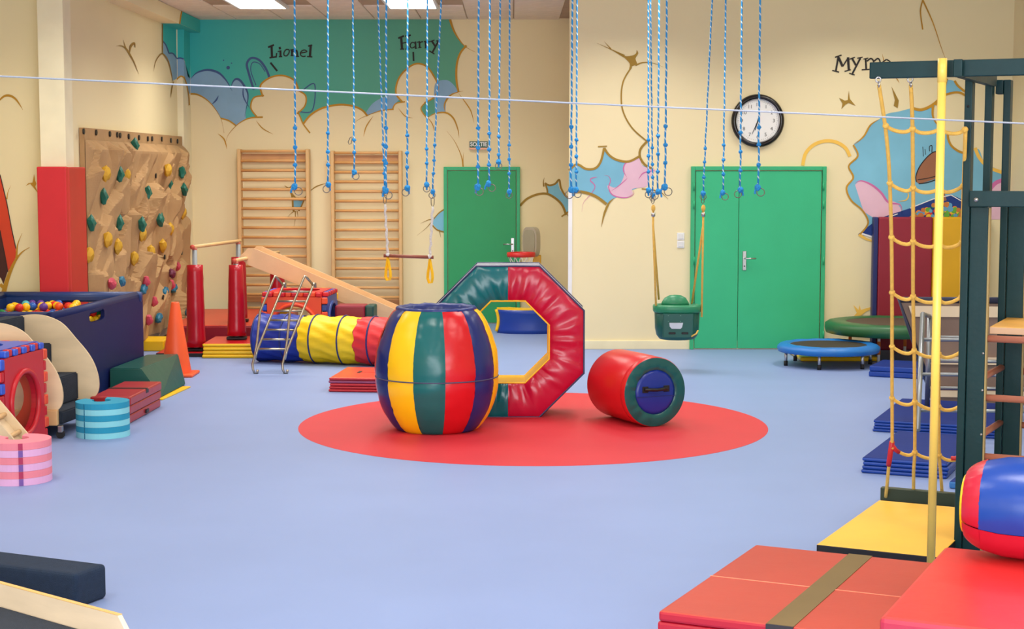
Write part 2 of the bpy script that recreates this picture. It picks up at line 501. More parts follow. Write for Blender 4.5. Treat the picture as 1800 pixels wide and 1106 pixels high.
al.lines('painted_outline', [
    ([(334, 165), (346, 166), (360, 173), (374, 186), (388, 208), (394, 234)], 3.6, 2), ([(388, 208), (402, 212), (415, 221)], 2.6),
    ([(397, 249), (402, 236), (415, 221), (428, 212), (442, 207), (462, 206)], 3.2, 3), ([(383, 235), (394, 245), (399, 262)], 2.4, 1),
    ([(452, 206), (441, 190), (446, 172), (464, 168)], 2.6), ([(462, 170), (458, 150), (476, 136), (498, 133), (518, 142), (525, 160)], 3), ([(522, 158), (537, 168), (536, 186), (522, 200)], 2.6),
    ([(450, 212), (462, 226), (480, 236)], 1.8, 1),
    ([(524, 198), (528, 206), (533, 218), (545, 234)], 2.4), ([(533, 218), (545, 203), (562, 192), (582, 186), (602, 184), (622, 187), (637, 194), (646, 204)], 3.4),
    ([(622, 217), (634, 208), (656, 199), (672, 194), (692, 192)], 2.6, 3), ([(639, 240), (644, 222), (656, 204)], 2, 1),
    ([(690, 192), (696, 182), (712, 179)], 2.2), ([(708, 180), (696, 164), (700, 140), (714, 122), (732, 112), (750, 117), (763, 134)], 3), ([(760, 130), (770, 150), (764, 170), (746, 181)], 2.6),
    ([(748, 180), (740, 192), (752, 210)], 2), ([(700, 190), (712, 204), (726, 208)], 1.6, 1),
    ([(750, 208), (764, 200), (783, 198), (797, 208), (805, 228), (807, 242)], 3, 1), ([(783, 198), (781, 186), (786, 174), (796, 165), (814, 160)], 3, 1),
    ([(806, 162), (803, 146), (802, 128), (804, 108), (810, 92), (820, 80)], 3.6), ([(791, 34), (797, 52), (806, 68), (818, 82), (836, 92)], 4.5, 2),
    ([(806, 164), (818, 180), (828, 196), (833, 216)], 2, 1), ([(785, 230), (800, 250), (811, 275), (814, 293)], 2.4, 3), ([(815, 268), (814, 280), (814, 293)], 2, 3),
    ([(752, 207), (760, 218), (764, 232)], 1.6, 1)], P_OCHRE, 4)
# small bursts on the alcove wall
al.poly('painted_blue_burst', [[(514, 346), (522, 351), (533, 352), (527, 368), (516, 368), (515, 356)], [(758, 386), (770, 377), (781, 369), (781, 407), (770, 404), (762, 396)],
                               sm([(958, 322), (964, 326), (976, 323), (980, 318)], 3) + [(984, 333), (992, 344), (1000.5, 350), (1000.5, 372), (995, 376), (989, 362), (978, 350), (962, 343)]], P_SKY, 1)
al.lines('painted_burst_outline', [([(511, 337), (514, 348), (515, 366), (517, 372)], 3.2), ([(512, 340), (522, 350), (532, 351), (539, 345)], 3.2), ([(535, 350), (530, 362), (525, 371)], 2.4), ([(504, 383), (512, 375), (518, 371)], 2, 3), ([(519, 371), (519, 385), (517, 398)], 2, 2), ([(522, 371), (524, 382)], 2, 2), ([(500, 326), (508, 331), (514, 324)], 2.4, 1), ([(541, 339), (556, 328), (574, 322)], 2, 1),
                                  ([(733, 414), (748, 402), (757, 392), (770, 376), (781, 368)], 2.6, 3), ([(739, 393), (752, 387), (758, 386)], 2.2, 3), ([(758, 394), (768, 404), (781, 408)], 2.4), ([(772, 404), (775, 418)], 2, 2)], P_OLIVE, 3)
al.lines('painted_arc', [([(914, 362), (926, 350), (944, 342), (962, 341), (978, 350), (989, 362), (995, 378)], 4), ([(958, 322), (966, 326), (976, 323), (983, 316), (986, 330), (993, 343), (1001, 350)], 3.2), ([(956, 328), (955, 320), (957, 312)], 3, 2), ([(958, 322), (962, 334), (962, 341)], 3), ([(987, 381), (994, 376), (1001, 371)], 2.6), ([(996, 374), (1000, 383)], 2, 2)], P_OLIVE, 3)
LION = [([(240, 290), (250, 570)], 55), ([(155, 320), (300, 262)], 45), ([(188, 576), (370, 550)], 38), ([(352, 560), (366, 458)], 30), ([(415, 345), (468, 335)], 60), ([(455, 405), (457, 550)], 50), ([(388, 425), (480, 402)], 26), ([(415, 552), (498, 546)], 28),
        ([(605, 372), (650, 375), (672, 410), (655, 470), (610, 525), (560, 525), (538, 490), (550, 430), (590, 380), (612, 372)], 30), ([(735, 380), (737, 525)], 46), ([(695, 388), (782, 372)], 30), ([(700, 524), (785, 524)], 26), ([(750, 435), (800, 402), (848, 405), (866, 470), (868, 540)], 42), ([(835, 545), (910, 540)], 28),
        ([(945, 462), (1090, 432), (1082, 404), (1035, 386), (975, 410), (940, 462), (955, 520), (1010, 545), (1068, 532)], 28), ([(1192, 285), (1172, 545)], 55), ([(1128, 292), (1228, 268)], 38), ([(1102, 545), (1232, 556)], 30), ([(212, 692), (378, 898)], 46)]
HARRY = [([(240, 245), (265, 575)], 66), ([(158, 272), (318, 208)], 52), ([(208, 576), (325, 574)], 32), ([(432, 200), (410, 575)], 60), ([(355, 218), (508, 185)], 44), ([(355, 574), (472, 570)], 30), ([(270, 412), (420, 380)], 28), ([(625, 415), (560, 385), (505, 425), (490, 490), (535, 545), (625, 505)], 30), ([(635, 362), (642, 562)], 46), ([(625, 562), (685, 545)], 26),
         ([(745, 365), (755, 535)], 46), ([(678, 388), (765, 362)], 30), ([(710, 540), (802, 526)], 26), ([(762, 405), (805, 372), (850, 372)], 34), ([(915, 358), (925, 540)], 46), ([(868, 372), (930, 350)], 30), ([(890, 545), (970, 535)], 24), ([(940, 400), (985, 372), (1035, 372)], 34),
         ([(1090, 345), (1182, 492)], 52), ([(1282, 338), (1110, 660)], 50), ([(1045, 370), (1165, 320)], 32), ([(1208, 352), (1305, 332)], 32), ([(1018, 622), (1165, 712)], 36), ([(575, 652), (586, 905)], 46)]
al.lines('lettering', LION, P_INK, 5, (460, 60, 13.825))
al.lines('lettering', HARRY, P_INK, 5, (690, 50, 15.8))

br = Paint(wall_back, lambda x, y, d: at(x, y, YR - .001 - d))
MYMO = [([(156, 178), (134, 303)], 15), ([(128, 188), (182, 170)], 11), ([(106, 294), (162, 308)], 10), ([(158, 190), (190, 262)], 20), ([(236, 190), (190, 262)], 11), ([(234, 188), (240, 295)], 20), ([(205, 302), (256, 288)], 10), ([(266, 195), (297, 252)], 16), ([(334, 194), (264, 330)], 15), ([(246, 203), (290, 187)], 9), ([(308, 196), (352, 186)], 9), ([(243, 317), (288, 331)], 9),
        ([(376, 200), (381, 286)], 15), ([(358, 202), (398, 194)], 8), ([(344, 289), (412, 285)], 9), ([(386, 220), (418, 198), (440, 220), (441, 280)], 12), ([(444, 220), (474, 198), (492, 220), (493, 280)], 12), ([(545, 205), (575, 225), (578, 260), (548, 292), (515, 270), (512, 232), (545, 205)], 10)]
br.lines('lettering', MYMO, P_INK, 5, (1440, 60, 4.608))
br.poly('painted_blue_cloud', [sm([(1000, 301), (1014, 292), (1030, 297), (1046, 296), (1056, 284), (1062, 260)]) + sm([(1062, 260), (1070, 272), (1084, 281), (1105, 284), (1124, 275)]) + [(1128, 290), (1146, 298), (1122, 330), (1086, 345)] + sm([(1086, 345), (1066, 359)]) + sm([(1066, 359), (1048, 344), (1030, 338), (1012, 336), (1000, 339)])], P_SKY, 1)
br.poly('painted_pink_cloud', [sm([(1098, 303), (1098, 290), (1108, 284), (1124, 276), (1128, 290), (1140, 296), (1152, 299), (1142, 312), (1136, 328), (1112, 332), (1112, 341), (1100, 347), (1082, 346), (1072, 338), (1068, 326), (1080, 330), (1090, 324), (1096, 312)])], P_PINK, 2)
br.lines('painted_magenta_line', [([(1102, 312), (1096, 300), (1099, 288), (1110, 283)], 2.2, 1), ([(1112, 333), (1114, 341), (1104, 347), (1090, 347), (1076, 342), (1070, 330), (1073, 318), (1070, 310), (1062, 308)], 2, 1), ([(1074, 336), (1086, 328), (1098, 318), (1103, 313)], 1.6, 1), ([(1122, 316), (1130, 305), (1143, 301), (1152, 300)], 2.4, 1), ([(1038, 320), (1039, 314), (1050, 311)], 2, 1), ([(1038, 318), (1046, 328), (1038, 342), (1026, 356), (1023, 372)], 2, 2)], P_MAG, 3)
br.lines('painted_outline', [([(1000, 300), (1014, 289), (1030, 297), (1046, 296), (1056, 284), (1062, 260)], 4), ([(1062, 260), (1070, 272), (1084, 281), (1105, 284), (1124, 275)], 4), ([(1051, 258), (1067, 257)], 2), ([(1110, 118), (1096, 142), (1092, 170), (1096, 198), (1112, 226), (1139, 250)], 2.6), ([(1137, 249), (1126, 262), (1125, 276), (1134, 290), (1148, 297)], 4), ([(1117, 115), (1130, 110), (1148, 111), (1166, 118)], 3, 2),
                              ([(1000, 340), (1016, 337), (1034, 340), (1050, 347), (1066, 359)], 5), ([(1057, 399), (1062, 377), (1070, 358), (1080, 348)], 4, 1), ([(1050, 76), (1072, 86), (1098, 98)], 3, 3), ([(1062, 73), (1074, 86)], 2, 3), ([(1128, 332), (1148, 334), (1160, 338)], 2), ([(1160, 336), (1175, 350)], 2, 2)], P_OLIVE, 4)
br.poly('painted_burst', [sm([(1072, 86), (1096, 98), (1110, 98), (1118, 94), (1119, 88), (1122, 94), (1117, 103), (1120, 113), (1112, 116), (1106, 122), (1107, 112), (1098, 102)], 3),
                          [(1475, 172), (1485, 177), (1490, 176), (1492, 159), (1494, 174), (1504, 186), (1492, 181), (1486, 184), (1479, 192), (1481, 182)],
                          [(1567, 152), (1574, 165), (1580, 177), (1578, 190), (1571, 186), (1573, 176)]], P_OLIVE, 4)
br.poly('painted_yellow_burst', [[(1500, 536), (1509, 545), (1511, 536), (1513, 545), (1530, 540), (1545, 538), (1522, 548), (1512, 556), (1500, 557), (1506, 550)]], P_YEL, 4)
# blue sky patch, cream and pink puffs and the painted ball pool on the right
br.poly('painted_sky', [sm([(1545, 210), (1560, 200), (1580, 196), (1603, 190)]) + sm([(1603, 190), (1620, 193), (1640, 184)]) + sm([(1640, 184), (1656, 168), (1663, 140)]) + sm([(1663, 140), (1676, 142), (1684, 150), (1694, 160)]) + sm([(1694, 160), (1676, 163), (1655, 170), (1644, 185), (1640, 205), (1650, 224), (1668, 236), (1665, 245), (1672, 258), (1690, 268), (1706, 268)]) + sm([(1706, 268), (1720, 262), (1729, 282), (1742, 292), (1764, 302)]) + [(1766, 386), (1545, 386), (1512, 410)] + sm([(1512, 410), (1526, 392), (1516, 370), (1496, 352), (1490, 330), (1500, 312), (1492, 292), (1506, 274), (1500, 255), (1518, 240), (1530, 220), (1545, 210)])], P_SKY, 1)
br.poly('painted_pink_cloud', [sm([(1503, 325), (1512, 319), (1530, 324), (1548, 338), (1562, 354)]) + sm([(1562, 354), (1575, 356), (1584, 370), (1582, 386)]) + [(1540, 386), (1518, 372)], sm([(1738, 334), (1750, 322), (1764, 318)]) + [(1766, 386), (1736, 386)]], P_PINK, 2)
br.lines('painted_magenta_line', [([(1503, 322), (1514, 318), (1532, 325), (1549, 339), (1562, 356), (1582, 360), (1586, 376)], 4, 1), ([(1736, 338), (1750, 322), (1766, 316)], 7)], P_MAG, 3)
br.lines('painted_outline', [([(1603, 190), (1620, 193), (1640, 184), (1655, 168), (1664, 138)], 5), ([(1640, 186), (1640, 205), (1650, 222), (1664, 231)], 5, 2), ([(1644, 185), (1655, 170), (1676, 163), (1690, 164), (1702, 172)], 4), ([(1678, 142), (1684, 151), (1695, 160), (1706, 166)], 4), ([(1666, 233), (1667, 245), (1674, 258), (1690, 268), (1706, 268)], 4), ([(1622, 52), (1618, 20), (1622, 0)], 2.4), ([(1622, 0), (1640, 40), (1655, 85), (1664, 108)], 3, 2), ([(1551, 95), (1556, 112), (1574, 135), (1581, 146)], 2.4, 1),
                             ([(1545, 210), (1530, 220), (1518, 240), (1500, 255)], 3, 1), ([(1500, 255), (1508, 274), (1492, 292), (1500, 312), (1488, 330), (1496, 352), (1516, 370), (1526, 392), (1512, 412)], 3), ([(1786, 160), (1788, 175), (1785, 195)], 2, 1)], P_OCHRE, 4)
br.lines('painted_yellow_line', [([(1411, 291), (1416, 270), (1430, 255), (1450, 248), (1470, 250), (1486, 260), (1494, 275)], 6), ([(1578, 354), (1592, 352), (1597, 344), (1594, 336)], 2.4, 1), ([(1714, 260), (1722, 278), (1738, 294), (1764, 304)], 6), ([(1510, 412), (1522, 420), (1536, 428), (1543, 460)], 6, 2)], P_YEL, 4)
br.poly('painted_pool', [[(1508, 412), (1545, 384), (1600, 366), (1640, 350), (1672, 342), (1694, 352), (1702, 362), (1702, 387), (1600, 387), (1556, 400), (1545, 420)]], P_DKBLUE, 3)
br.lines('painted_white_line', [([(1512, 410), (1544, 420)], 3), ([(1600, 366), (1640, 350), (1672, 343), (1698, 358)], 1.6), ([(1545, 388), (1578, 376)], 1.6)], P_WHITE, 4, smooth=False)
br.poly('painted_horn', [sm([(1611, 320), (1610, 310), (1616, 294), (1628, 278), (1640, 268), (1650, 266)]) + [(1652, 310), (1640, 316), (1624, 321), (1615, 323)], [(1645, 300), (1656, 296), (1658, 330), (1664, 352), (1652, 356), (1645, 330)]], P_BROWN, 3)
br.lines('painted_ink_line', [([(1611, 320), (1610, 310), (1616, 294), (1628, 278), (1640, 268), (1650, 266)], 1.8), ([(1613, 316), (1628, 314), (1648, 309)], 1.4), ([(1615, 323), (1630, 321), (1648, 315)], 1.8), ([(1634, 266), (1634, 258), (1638, 256), (1638, 268)], 1.4), ([(1623, 275), (1622, 258)], 1), ([(1627, 272), (1626, 262)], 1)], P_INK, 4)
cols = [(214, 52, 40), (236, 132, 40), (236, 200, 50), (96, 172, 60), (96, 160, 200), (196, 120, 60)]
polys = [[] for _ in cols]
for i in range(110):
    x = random.uniform(1596, 1698); lim = 382 - 26 * (1 - abs((x - 1655) / 52) ** 1.4)
    y = random.uniform(max(352, lim), 384); r = random.uniform(3, 5.5)
    polys[i % 6].append((x, y, r))
for k, c in enumerate(cols):
    br.poly('painted_ball', [[(x + r * cos(a * pi / 5), y + r * sin(a * pi / 5)) for a in range(10)] for x, y, r in polys[k]], mat('paint_ball_%s' % 'abcdef'[k], c, .7), 5 + k * .5)

ln = Paint(wall_left_near, lambda x, y, d: at(x, y, 16.3 - .001 - d))
ln.lines('painted_outline', [([(-20, 200), (-6, 182), (6, 170), (16, 168), (26, 173), (34, 183), (40, 193)], 4, 1), ([(5, 520), (14, 488), (26, 460), (38, 444), (52, 435)], 9, 2), ([(29, 454), (31, 430), (39, 410)], 4, 2), ([(12, 350), (14, 338), (19, 326)], 2.4, 2), ([(0, 500), (8, 508), (6, 516)], 6)], P_OCHRE, 3)
ln.poly('painted_burst', [[(45, 327), (50, 322), (57, 321), (60, 306), (62, 318), (64, 323), (62, 328), (67, 340), (59, 330), (53, 323)]], P_OCHRE, 3)
ln.poly('painted_red_shape', [[(-16, 290), (0, 307), (8, 340), (13, 362), (20, 400), (28, 437), (28, 452), (14, 478), (8, 445), (0, 405), (-16, 340)]], P_ORANGE, 1)
ln.poly('painted_brown_shape', [[(-16, 345), (0, 405), (8, 445), (14, 476), (6, 500), (2, 490), (-16, 470)]], P_DBROWN, 1)
ln.lines('painted_ink_line', [([(0, 307), (8, 340), (13, 362), (20, 400), (28, 437)], 1.5), ([(0, 405), (8, 445), (14, 478)], 1.2)], P_INK, 4)
lf = Paint(wall_left, lambda x, y, d: atx(x, y, XL + .001 + d))
lf.lines('painted_outline', [([(204, 81), (214, 81), (222, 86), (229, 97), (236, 110), (244, 130)], 3, 1), ([(217, 70), (219, 78), (222, 86)], 2.4, 3), ([(228, 94), (230, 82), (236, 76), (238, 84)], 4, 1), ([(270, 126), (274, 108), (282, 96), (288, 96), (296, 108), (302, 132), (304, 145)], 2.4, 1), ([(286, 95), (286, 38)], 1.6), ([(300, 172), (303, 152), (306, 142)], 2, 1)], P_OLIVE, 4)
lf.poly('painted_sky', [[(286, 37), (311, 39), (311, 104), (304, 95), (297, 93), (292, 80), (286, 72)]], P_TEAL, 1)
lf.poly('painted_blue_cloud', [[(286.5, 72), (292, 82), (298, 94), (305, 95), (311, 104), (311, 138), (304, 142), (297, 112), (287, 96)]], P_LBLUE, 2)
lf.lines('painted_slate_line', [([(286, 72), (292, 80), (297, 94)], 2.4), ([(297, 94), (304, 94), (311, 103)], 2.4)], P_NAVY, 3)
# paint carried over the pillar and the soffit
p2 = bpy.data.objects['trim_2']
pf = Paint(p2, lambda x, y, d: at(x, y, 21.6 - .001 - d))
pf.poly('painted_sky', [[(312, 38), (323.5, 38), (323.5, 103), (312, 103)]], P_TEAL, 1)
pf.poly('painted_blue_cloud', [[(312, 103), (322, 103), (323.5, 108), (323.5, 134), (318, 133), (312, 138)]], P_LBLUE, 1)
pf.lines('painted_outline', [([(304, 146), (312, 138), (318, 134), (323, 136)], 2.6)], P_OCHRE, 3)
pf.lines('painted_slate_line', [([(311, 103), (317, 102), (323, 104)], 2.4)], P_NAVY, 3)
ps = Paint(p2, lambda x, y, d: atx(x, y, -4.272 + .001 + d))
ps.poly('painted_sky', [[(323.2, 38), (334, 38), (334, 138), (330, 134), (325, 108), (323.2, 104)]], P_TEAL, 1)
ps.poly('painted_blue_cloud', [[(323.2, 104), (327, 116), (334, 138), (334, 165), (331, 163), (327, 145), (323.2, 136)]], P_LBLUE, 1)
ps.lines('painted_outline', [([(323.4, 135), (328, 148), (332, 168), (333, 185)], 2)], P_OCHRE, 3)
bm = B()
for q in ([(-4.1288, 20.72, 3.87), (-4.1288, YA, 3.87), (-4.1288, YA, ZC), (-4.1288, 20.85, ZC)], [(-4.13, 20.72, 3.8688), (-4.13, YA, 3.8688), (XL, YA, 3.8688), (XL, 20.68, 3.8688)]):
    bm.faces.new([bm.verts.new(p) for p in q])
obj('painted_sky', bm, P_TEAL, beam)
bm = B(); tube(bm, [(-4.127, 20.72, 3.87), (-4.127, 20.78, 3.95), (-4.127, 20.85, ZC - .01)], .012, 6); obj('painted_outline', bm, P_OCHRE, beam)

# ------------------------------------------------------------------ things on the walls
# climbing wall: three rocky panels with bolts and holds
XC = -4.30
cy = [atx(p, 232, XC).y for p in (147, 213, 268.5, 319)]
t = thing('climbing_wall', 'tan rock textured climbing wall of three panels with coloured holds', 'climbing wall', (XL + .005, (cy[0] + cy[3]) / 2, 0))
TR = t.location.copy()
M_ROCK = mat('tan_rock', (176, 140, 96), .85, .25, 14, .08, 2.5)
rock = {}


def make_panel(y0, y1, seed):
    rnd = random.Random(seed); cells = []
    W, Ht = y1 - y0, 2.34
    for i in range(34):
        cells.append((rnd.uniform(0, W), rnd.uniform(.0, Ht), rnd.uniform(.0, .12), rnd.uniform(-.28, .28), rnd.uniform(.0, .9), rnd.uniform(.6, 1.5)))
    ny, nz = 64, 96

    def h(u, v):
        best = []
        su = u + .05 * noise.noise(Vector((u * 4, v * 4, seed))); sv = v + .07 * noise.noise(Vector((u * 3, v * 3, seed + 9)))
        for c in cells:
            d = ((su - c[0]) * 1.15 - (sv - c[1]) * .35) ** 2 * c[5] + (sv - c[1]) ** 2 * .55
            best.append((d, c))
        best.sort(key=lambda q: q[0])
        val = []
        for d, c in best[:2]:
            val.append(c[2] + c[3] * (u - c[0]) + c[4] * (v - c[1]) * .42)
        e = sqrt(best[1][0]) - sqrt(best[0][0])
        k = max(0, min(1, .5 + e / .03 * .5))
        z = val[0] * k + val[1] * (1 - k)
        edge = min(1, min(u, W - u) / .1, min(v, Ht - v) / .1)
        return .012 + max(.0, z + .02 + .012 * noise.noise(Vector((u * 5, v * 5, seed * 3)))) * max(0, edge)

    bm = B(); g = []
    for j in range(nz + 1):
        row = []
        for i in range(ny + 1):
            u, v = W * i / ny, Ht * j / nz
            x = h(u, v); rock[(round(y0 + u, 3), round(.03 + v, 3))] = x
            row.append(bm.verts.new((XC + x, y0 + u + .004, .03 + v)))
        g.append(row)
    for j in range(nz):
        for i in range(ny):
            bm.faces.new((g[j][i], g[j][i + 1], g[j + 1][i + 1], g[j + 1][i]))
    # flat board behind
    box(bm, XL + .004, XC + .006, y0 + .003, y1 + .005, .02, 2.49)
    return bm


for k in range(3):
    bm = make_panel(cy[k], cy[k + 1] - .002, 11 + k)
    obj('panel', bm, M_ROCK, t, rel=TR)


def rock_x(y, z):
    b = min(rock.items(), key=lambda q: (q[0][0] - y) ** 2 + (q[0][1] - z) ** 2)
    return XC + b[1]


HCOL = {'green': mat('hold_green', (20, 104, 88), .5), 'yellow': mat('hold_yellow', (206, 160, 40), .55), 'pink': mat('hold_pink', (196, 70, 92), .5), 'blue': mat('hold_blue', (36, 116, 150), .5), 'purple': mat('hold_purple', (110, 44, 72), .5)}
HP = {'green': [(244, 256), (210, 307), (185.5, 346), (259, 339), (299, 322.5), (317, 303), (316, 334), (169.5, 393), (207, 392), (236, 395), (267.5, 388), (287, 383.5)],
      'yellow': [(174, 305), (227, 307), (290, 299), (324, 374), (182.5, 421), (198, 433), (168, 448), (245, 412), (237, 453.5), (256.5, 443), (288.6, 432), (298, 403)],
      'pink': [(181, 499), (249, 495), (313, 468), (299, 501), (270, 530.5), (253, 563)], 'purple': [(292, 481)],
      'blue': [(208, 495), (266, 484.5), (248, 508.5), (286, 513), (314, 507), (313.5, 548), (276.6, 559)]}
hm = {}
for c in HP:
    bm = B(); ball(bm, (0, 0, 0), 1, 2, (.045, .075 if c != 'blue' else .08, .085 if c in ('green', 'yellow') else .06), .18)
    for v in bm.verts:
        if c == 'green': v.co.y *= .75 + v.co.z * 4.5
        if c == 'pink': v.co.y *= .8 + v.co.z * 5
    me = bpy.data.meshes.new('hold'); bm.to_mesh(me); bm.free(); me.materials.append(HCOL[c])
    first = None
    for (x, y) in HP[c]:
        p = atx(x, y, XC + .1); yy = min(p.y, cy[3] + .1)
        o = bpy.data.objects.new('hold', me); C.objects.link(o); o.parent = t
        q = Vector((rock_x(p.y, p.z) + .025, yy, p.z)); o.location = q - TR
        o.rotation_euler = (random.uniform(-.5, .5), 0, 0); o['label'] = c + ' climbing hold'
bm = B(); tube(bm, [(0, 0, 0), (.014, 0, 0)], .03, 10); me = bpy.data.meshes.new('bolt'); bm.to_mesh(me); bm.free(); me.materials.append(M_BLK)
for (x, y) in [(150, 231), (172, 233), (196, 235.5), (209, 237), (214, 238), (229, 240), (247, 242), (262.5, 244), (270, 244), (287, 244.5), (303, 247), (314.5, 248.5), (150, 306), (150, 389), (152, 472), (213, 386), (268, 309), (270, 381), (213, 462), (269, 452), (272, 523), (315, 444)]:
    p = atx(x, y, XC + .03); o = bpy.data.objects.new('bolt', me); C.objects.link(o); o.parent = t
    o.location = Vector((rock_x(p.y, p.z) - .005, p.y, p.z)) - TR

# red pad on the pillar
t = thing('pillar_pad', 'tall red foam pad wrapped round the left pillar', 'wall pad', (-4.42, 15.98, 0))
obj('cover', box(B(), -.155, .13, -.05, .03, .0, 2.1, .012), vinyl('pad_red', (206, 26, 40), .5, .05), t)
obj('side_cover', box(B(), .112, .16, -.045, .56, .0, 2.095, .01), vinyl('pad_red_side', (196, 44, 34), .5, .05), t)

# wall bars
def wall_bars(label, px0, px1, pz_top, rows, btop, bbot):
    x0, x1 = at(px0, 400, 22.0).x, at(px1, 400, 22.0).x; Y = 22.02
    zt = at(px0, pz_top, Y).z
    t = thing('wall_bars', label, 'wall bars', ((x0 + x1) / 2, Y, 0), 0, 'wall bars'); R = t.location
    for xx in (x0, x1 - .045):
        obj('upright', box(B(), xx, xx + .045, Y - .1, Y + .075, .0, zt, .006, 1), M_UPR, t, rel=R)
    for (a, b) in (btop, bbot):
        za, zb = at(px0, a, Y).z, at(px0, b, Y).z
        br_ = obj('board', box(B(), x0 + .045, x1 - .045, Y + .0, Y + .03, zb, za, .004, 1), mat('pine_board', (206, 152, 98), .45, .03, 60, .08, 6), t, rel=R)
        if a > 400:
            for f in (.53, .76):
                xx = x0 + (x1 - x0) * f
                obj('bolt', tube(B(), [(xx, Y + .002, (za + zb) / 2), (xx, Y - .012, (za + zb) / 2)], .024, 10), M_BLK, br_, rel=R)
    for y in rows:
        z = at(px0, y, Y).z
        obj('rung', tube(B(), [(x0 + .02, Y - .05, z), (x1 - .02, Y - .05, z)], .019, 10), M_PINE, t, True, rel=R)


R1 = [266 + 16.75 * i for i in range(16)]; R2 = [269 + 16.9 * i for i in range(16)]
wall_bars('wooden wall bars on the left, behind the red padded posts', 420, 545.5, 262, R1[:1] + R1[1:] + [541], (270, 281), (520, 531))
wall_bars('wooden wall bars on the right, nearest the green single door', 583, 707.5, 265, R2 + [541], (272.5, 284), (526, 538))

# exit sign
t = thing('exit_sign', 'small green SORTIE exit sign above the single green door', 'sign', at(841.5, 256, YA))
t.location = at(841.5, 263.5, YA)
obj('housing', box(B(), -.125, .125, -.05, -.005, .0, .115, .004, 1), mat('sign_housing', (214, 204, 190), .5), t)
obj('face', box(B(), -.12, .12, -.056, -.05, .03, .112, .002, 1), mat('sign_green', (20, 86, 60), .4), t)
me = text_mesh('SORTIE', .075, .0022); me.transform(Matrix.Translation((0, -.058, .071)) @ Matrix.Rotation(pi / 2, 4, 'X') @ Matrix.Diagonal((.92, 1, 1, 1)))
link('lettering', me, M_WHITE, t)
obj('lower_strip', box(B(), -.12, .12, -.055, -.05, .004, .028, .002, 1), mat('sign_glow', (244, 176, 140), .4), t)

# clock
pc = at(1331.5, 212.5, YR); t = thing('wall_clock', 'round black rimmed wall clock with white dial', 'clock', (pc.x, YR - .002, pc.z))
RX = Matrix.Rotation(pi / 2, 4, 'X')
bm = lathe(B(), [(.245, .0), (.3, .0), (.302, .025), (.29, .05), (.268, .058), (.25, .05), (.243, .03)], 56, M=RX)
obj('rim', bm, mat('clock_rim', (22, 18, 18), .22), t, True)
bm = lathe(B(), [(.248, .034), (.252, .04), (.244, .046), (.238, .036)], 56, M=RX); obj('bezel', bm, M_STEEL, t, True)
bm = lathe(B(), [(0, .026), (.245, .026), (.245, .01), (0, .01)], 56, M=RX); obj('dial', bm, mat('dial', (238, 238, 234), .4, var=.01), t)
bm = B()
for n_ in range(1, 13):
    a = pi / 2 - n_ * pi / 6
    me = text_mesh(str(n_), .058, 0); me.transform(Matrix.Translation((cos(a) * .182, -.0275, sin(a) * .182)) @ RX)
    bm.from_mesh(me)
obj('numerals', bm, M_BLK, t)['kind'] = 'stuff'
bm = B()
for n_ in range(60):
    a = n_ * pi / 30
    box(bm, .215, .215 + (.015 if n_ % 5 == 0 else .007), -.028, -.0272, -.0015, .0015, M=Matrix.Rotation(a, 4, 'Y'))
obj('minute_marks', bm, M_BLK, t)['kind'] = 'stuff'
for nm, L, wd, deg in (('hour_hand', .11, .007, -196), ('minute_hand', .165, .005, -203)):
    bm = B(); prism(bm, [(-wd, -.03, -.03), (wd, -.03, -.03), (wd * .5, -.03, L), (-wd * .5, -.03, L)], (0, -.002, 0))
    bmesh.ops.transform(bm, matrix=Matrix.Rotation(radians(-deg), 4, 'Y'), verts=bm.verts)
    obj(nm, bm, M_BLK, t)

# light switches
for py, lb in ((415.5, 'upper of the two white light switches beside the double green door'), (429.5, 'lower of the two white light switches beside the double green door')):
    p = at(1196.5, py, YR); t = thing('light_switch', lb, 'switch', (p.x, YR, p.z), 0, 'light switches')
    obj('plate', box(B(), -.042, .042, -.012, 0, -.042, .042, .004), M_WHITE, t)
    obj('rocker', box(B(), -.028, .028, -.017, -.012, -.028, .028, .002, 1), mat('rocker', (222, 222, 220), .35), t)

# ------------------------------------------------------------------ blue ropes
m = bpy.data.materials.new('blue_rope'); m.use_nodes = True; nt = m.node_tree; b = nt.nodes['Principled BSDF']; b.inputs['Roughness'].default_value = .7
tc = nt.nodes.new('ShaderNodeTexCoord'); sx = nt.nodes.new('ShaderNodeSeparateXYZ'); nt.links.new(tc.outputs['Object'], sx.inputs[0])
wv = nt.nodes.new('ShaderNodeMath'); wv.operation = 'MULTIPLY'; wv.inputs[1].default_value = 2 * pi / .062; nt.links.new(sx.outputs['Z'], wv.inputs[0])
xm = nt.nodes.new('ShaderNodeMath'); xm.operation = 'MULTIPLY'; xm.inputs[1].default_value = 130; nt.links.new(sx.outputs['X'], xm.inputs[0])
ad = nt.nodes.new('ShaderNodeMath'); ad.operation = 'ADD'; nt.links.new(wv.outputs[0], ad.inputs[0]); nt.links.new(xm.outputs[0], ad.inputs[1])
sn = nt.nodes.new('ShaderNodeMath'); sn.operation = 'SINE'; nt.links.new(ad.outputs[0], sn.inputs[0])
rp = nt.nodes.new('ShaderNodeValToRGB'); rp.color_ramp.elements[0].position = .8; rp.color_ramp.elements[1].position = .92
rp.color_ramp.elements[0].color = (*lin((30, 146, 216)), 1); rp.color_ramp.elements[1].color = (*lin((206, 226, 240)), 1)
mr = nt.nodes.new('ShaderNodeMath'); mr.operation = 'MULTIPLY_ADD'; mr.inputs[1].default_value = .5; mr.inputs[2].default_value = .5
nt.links.new(sn.outputs[0], mr.inputs[0]); nt.links.new(mr.outputs[0], rp.inputs[0]); nt.links.new(rp.outputs[0], b.inputs['Base Color'])
M_ROPE = m
M_ROPEK = mat('rope_knot', (30, 146, 220), .7, .3, 200, .25, 60)
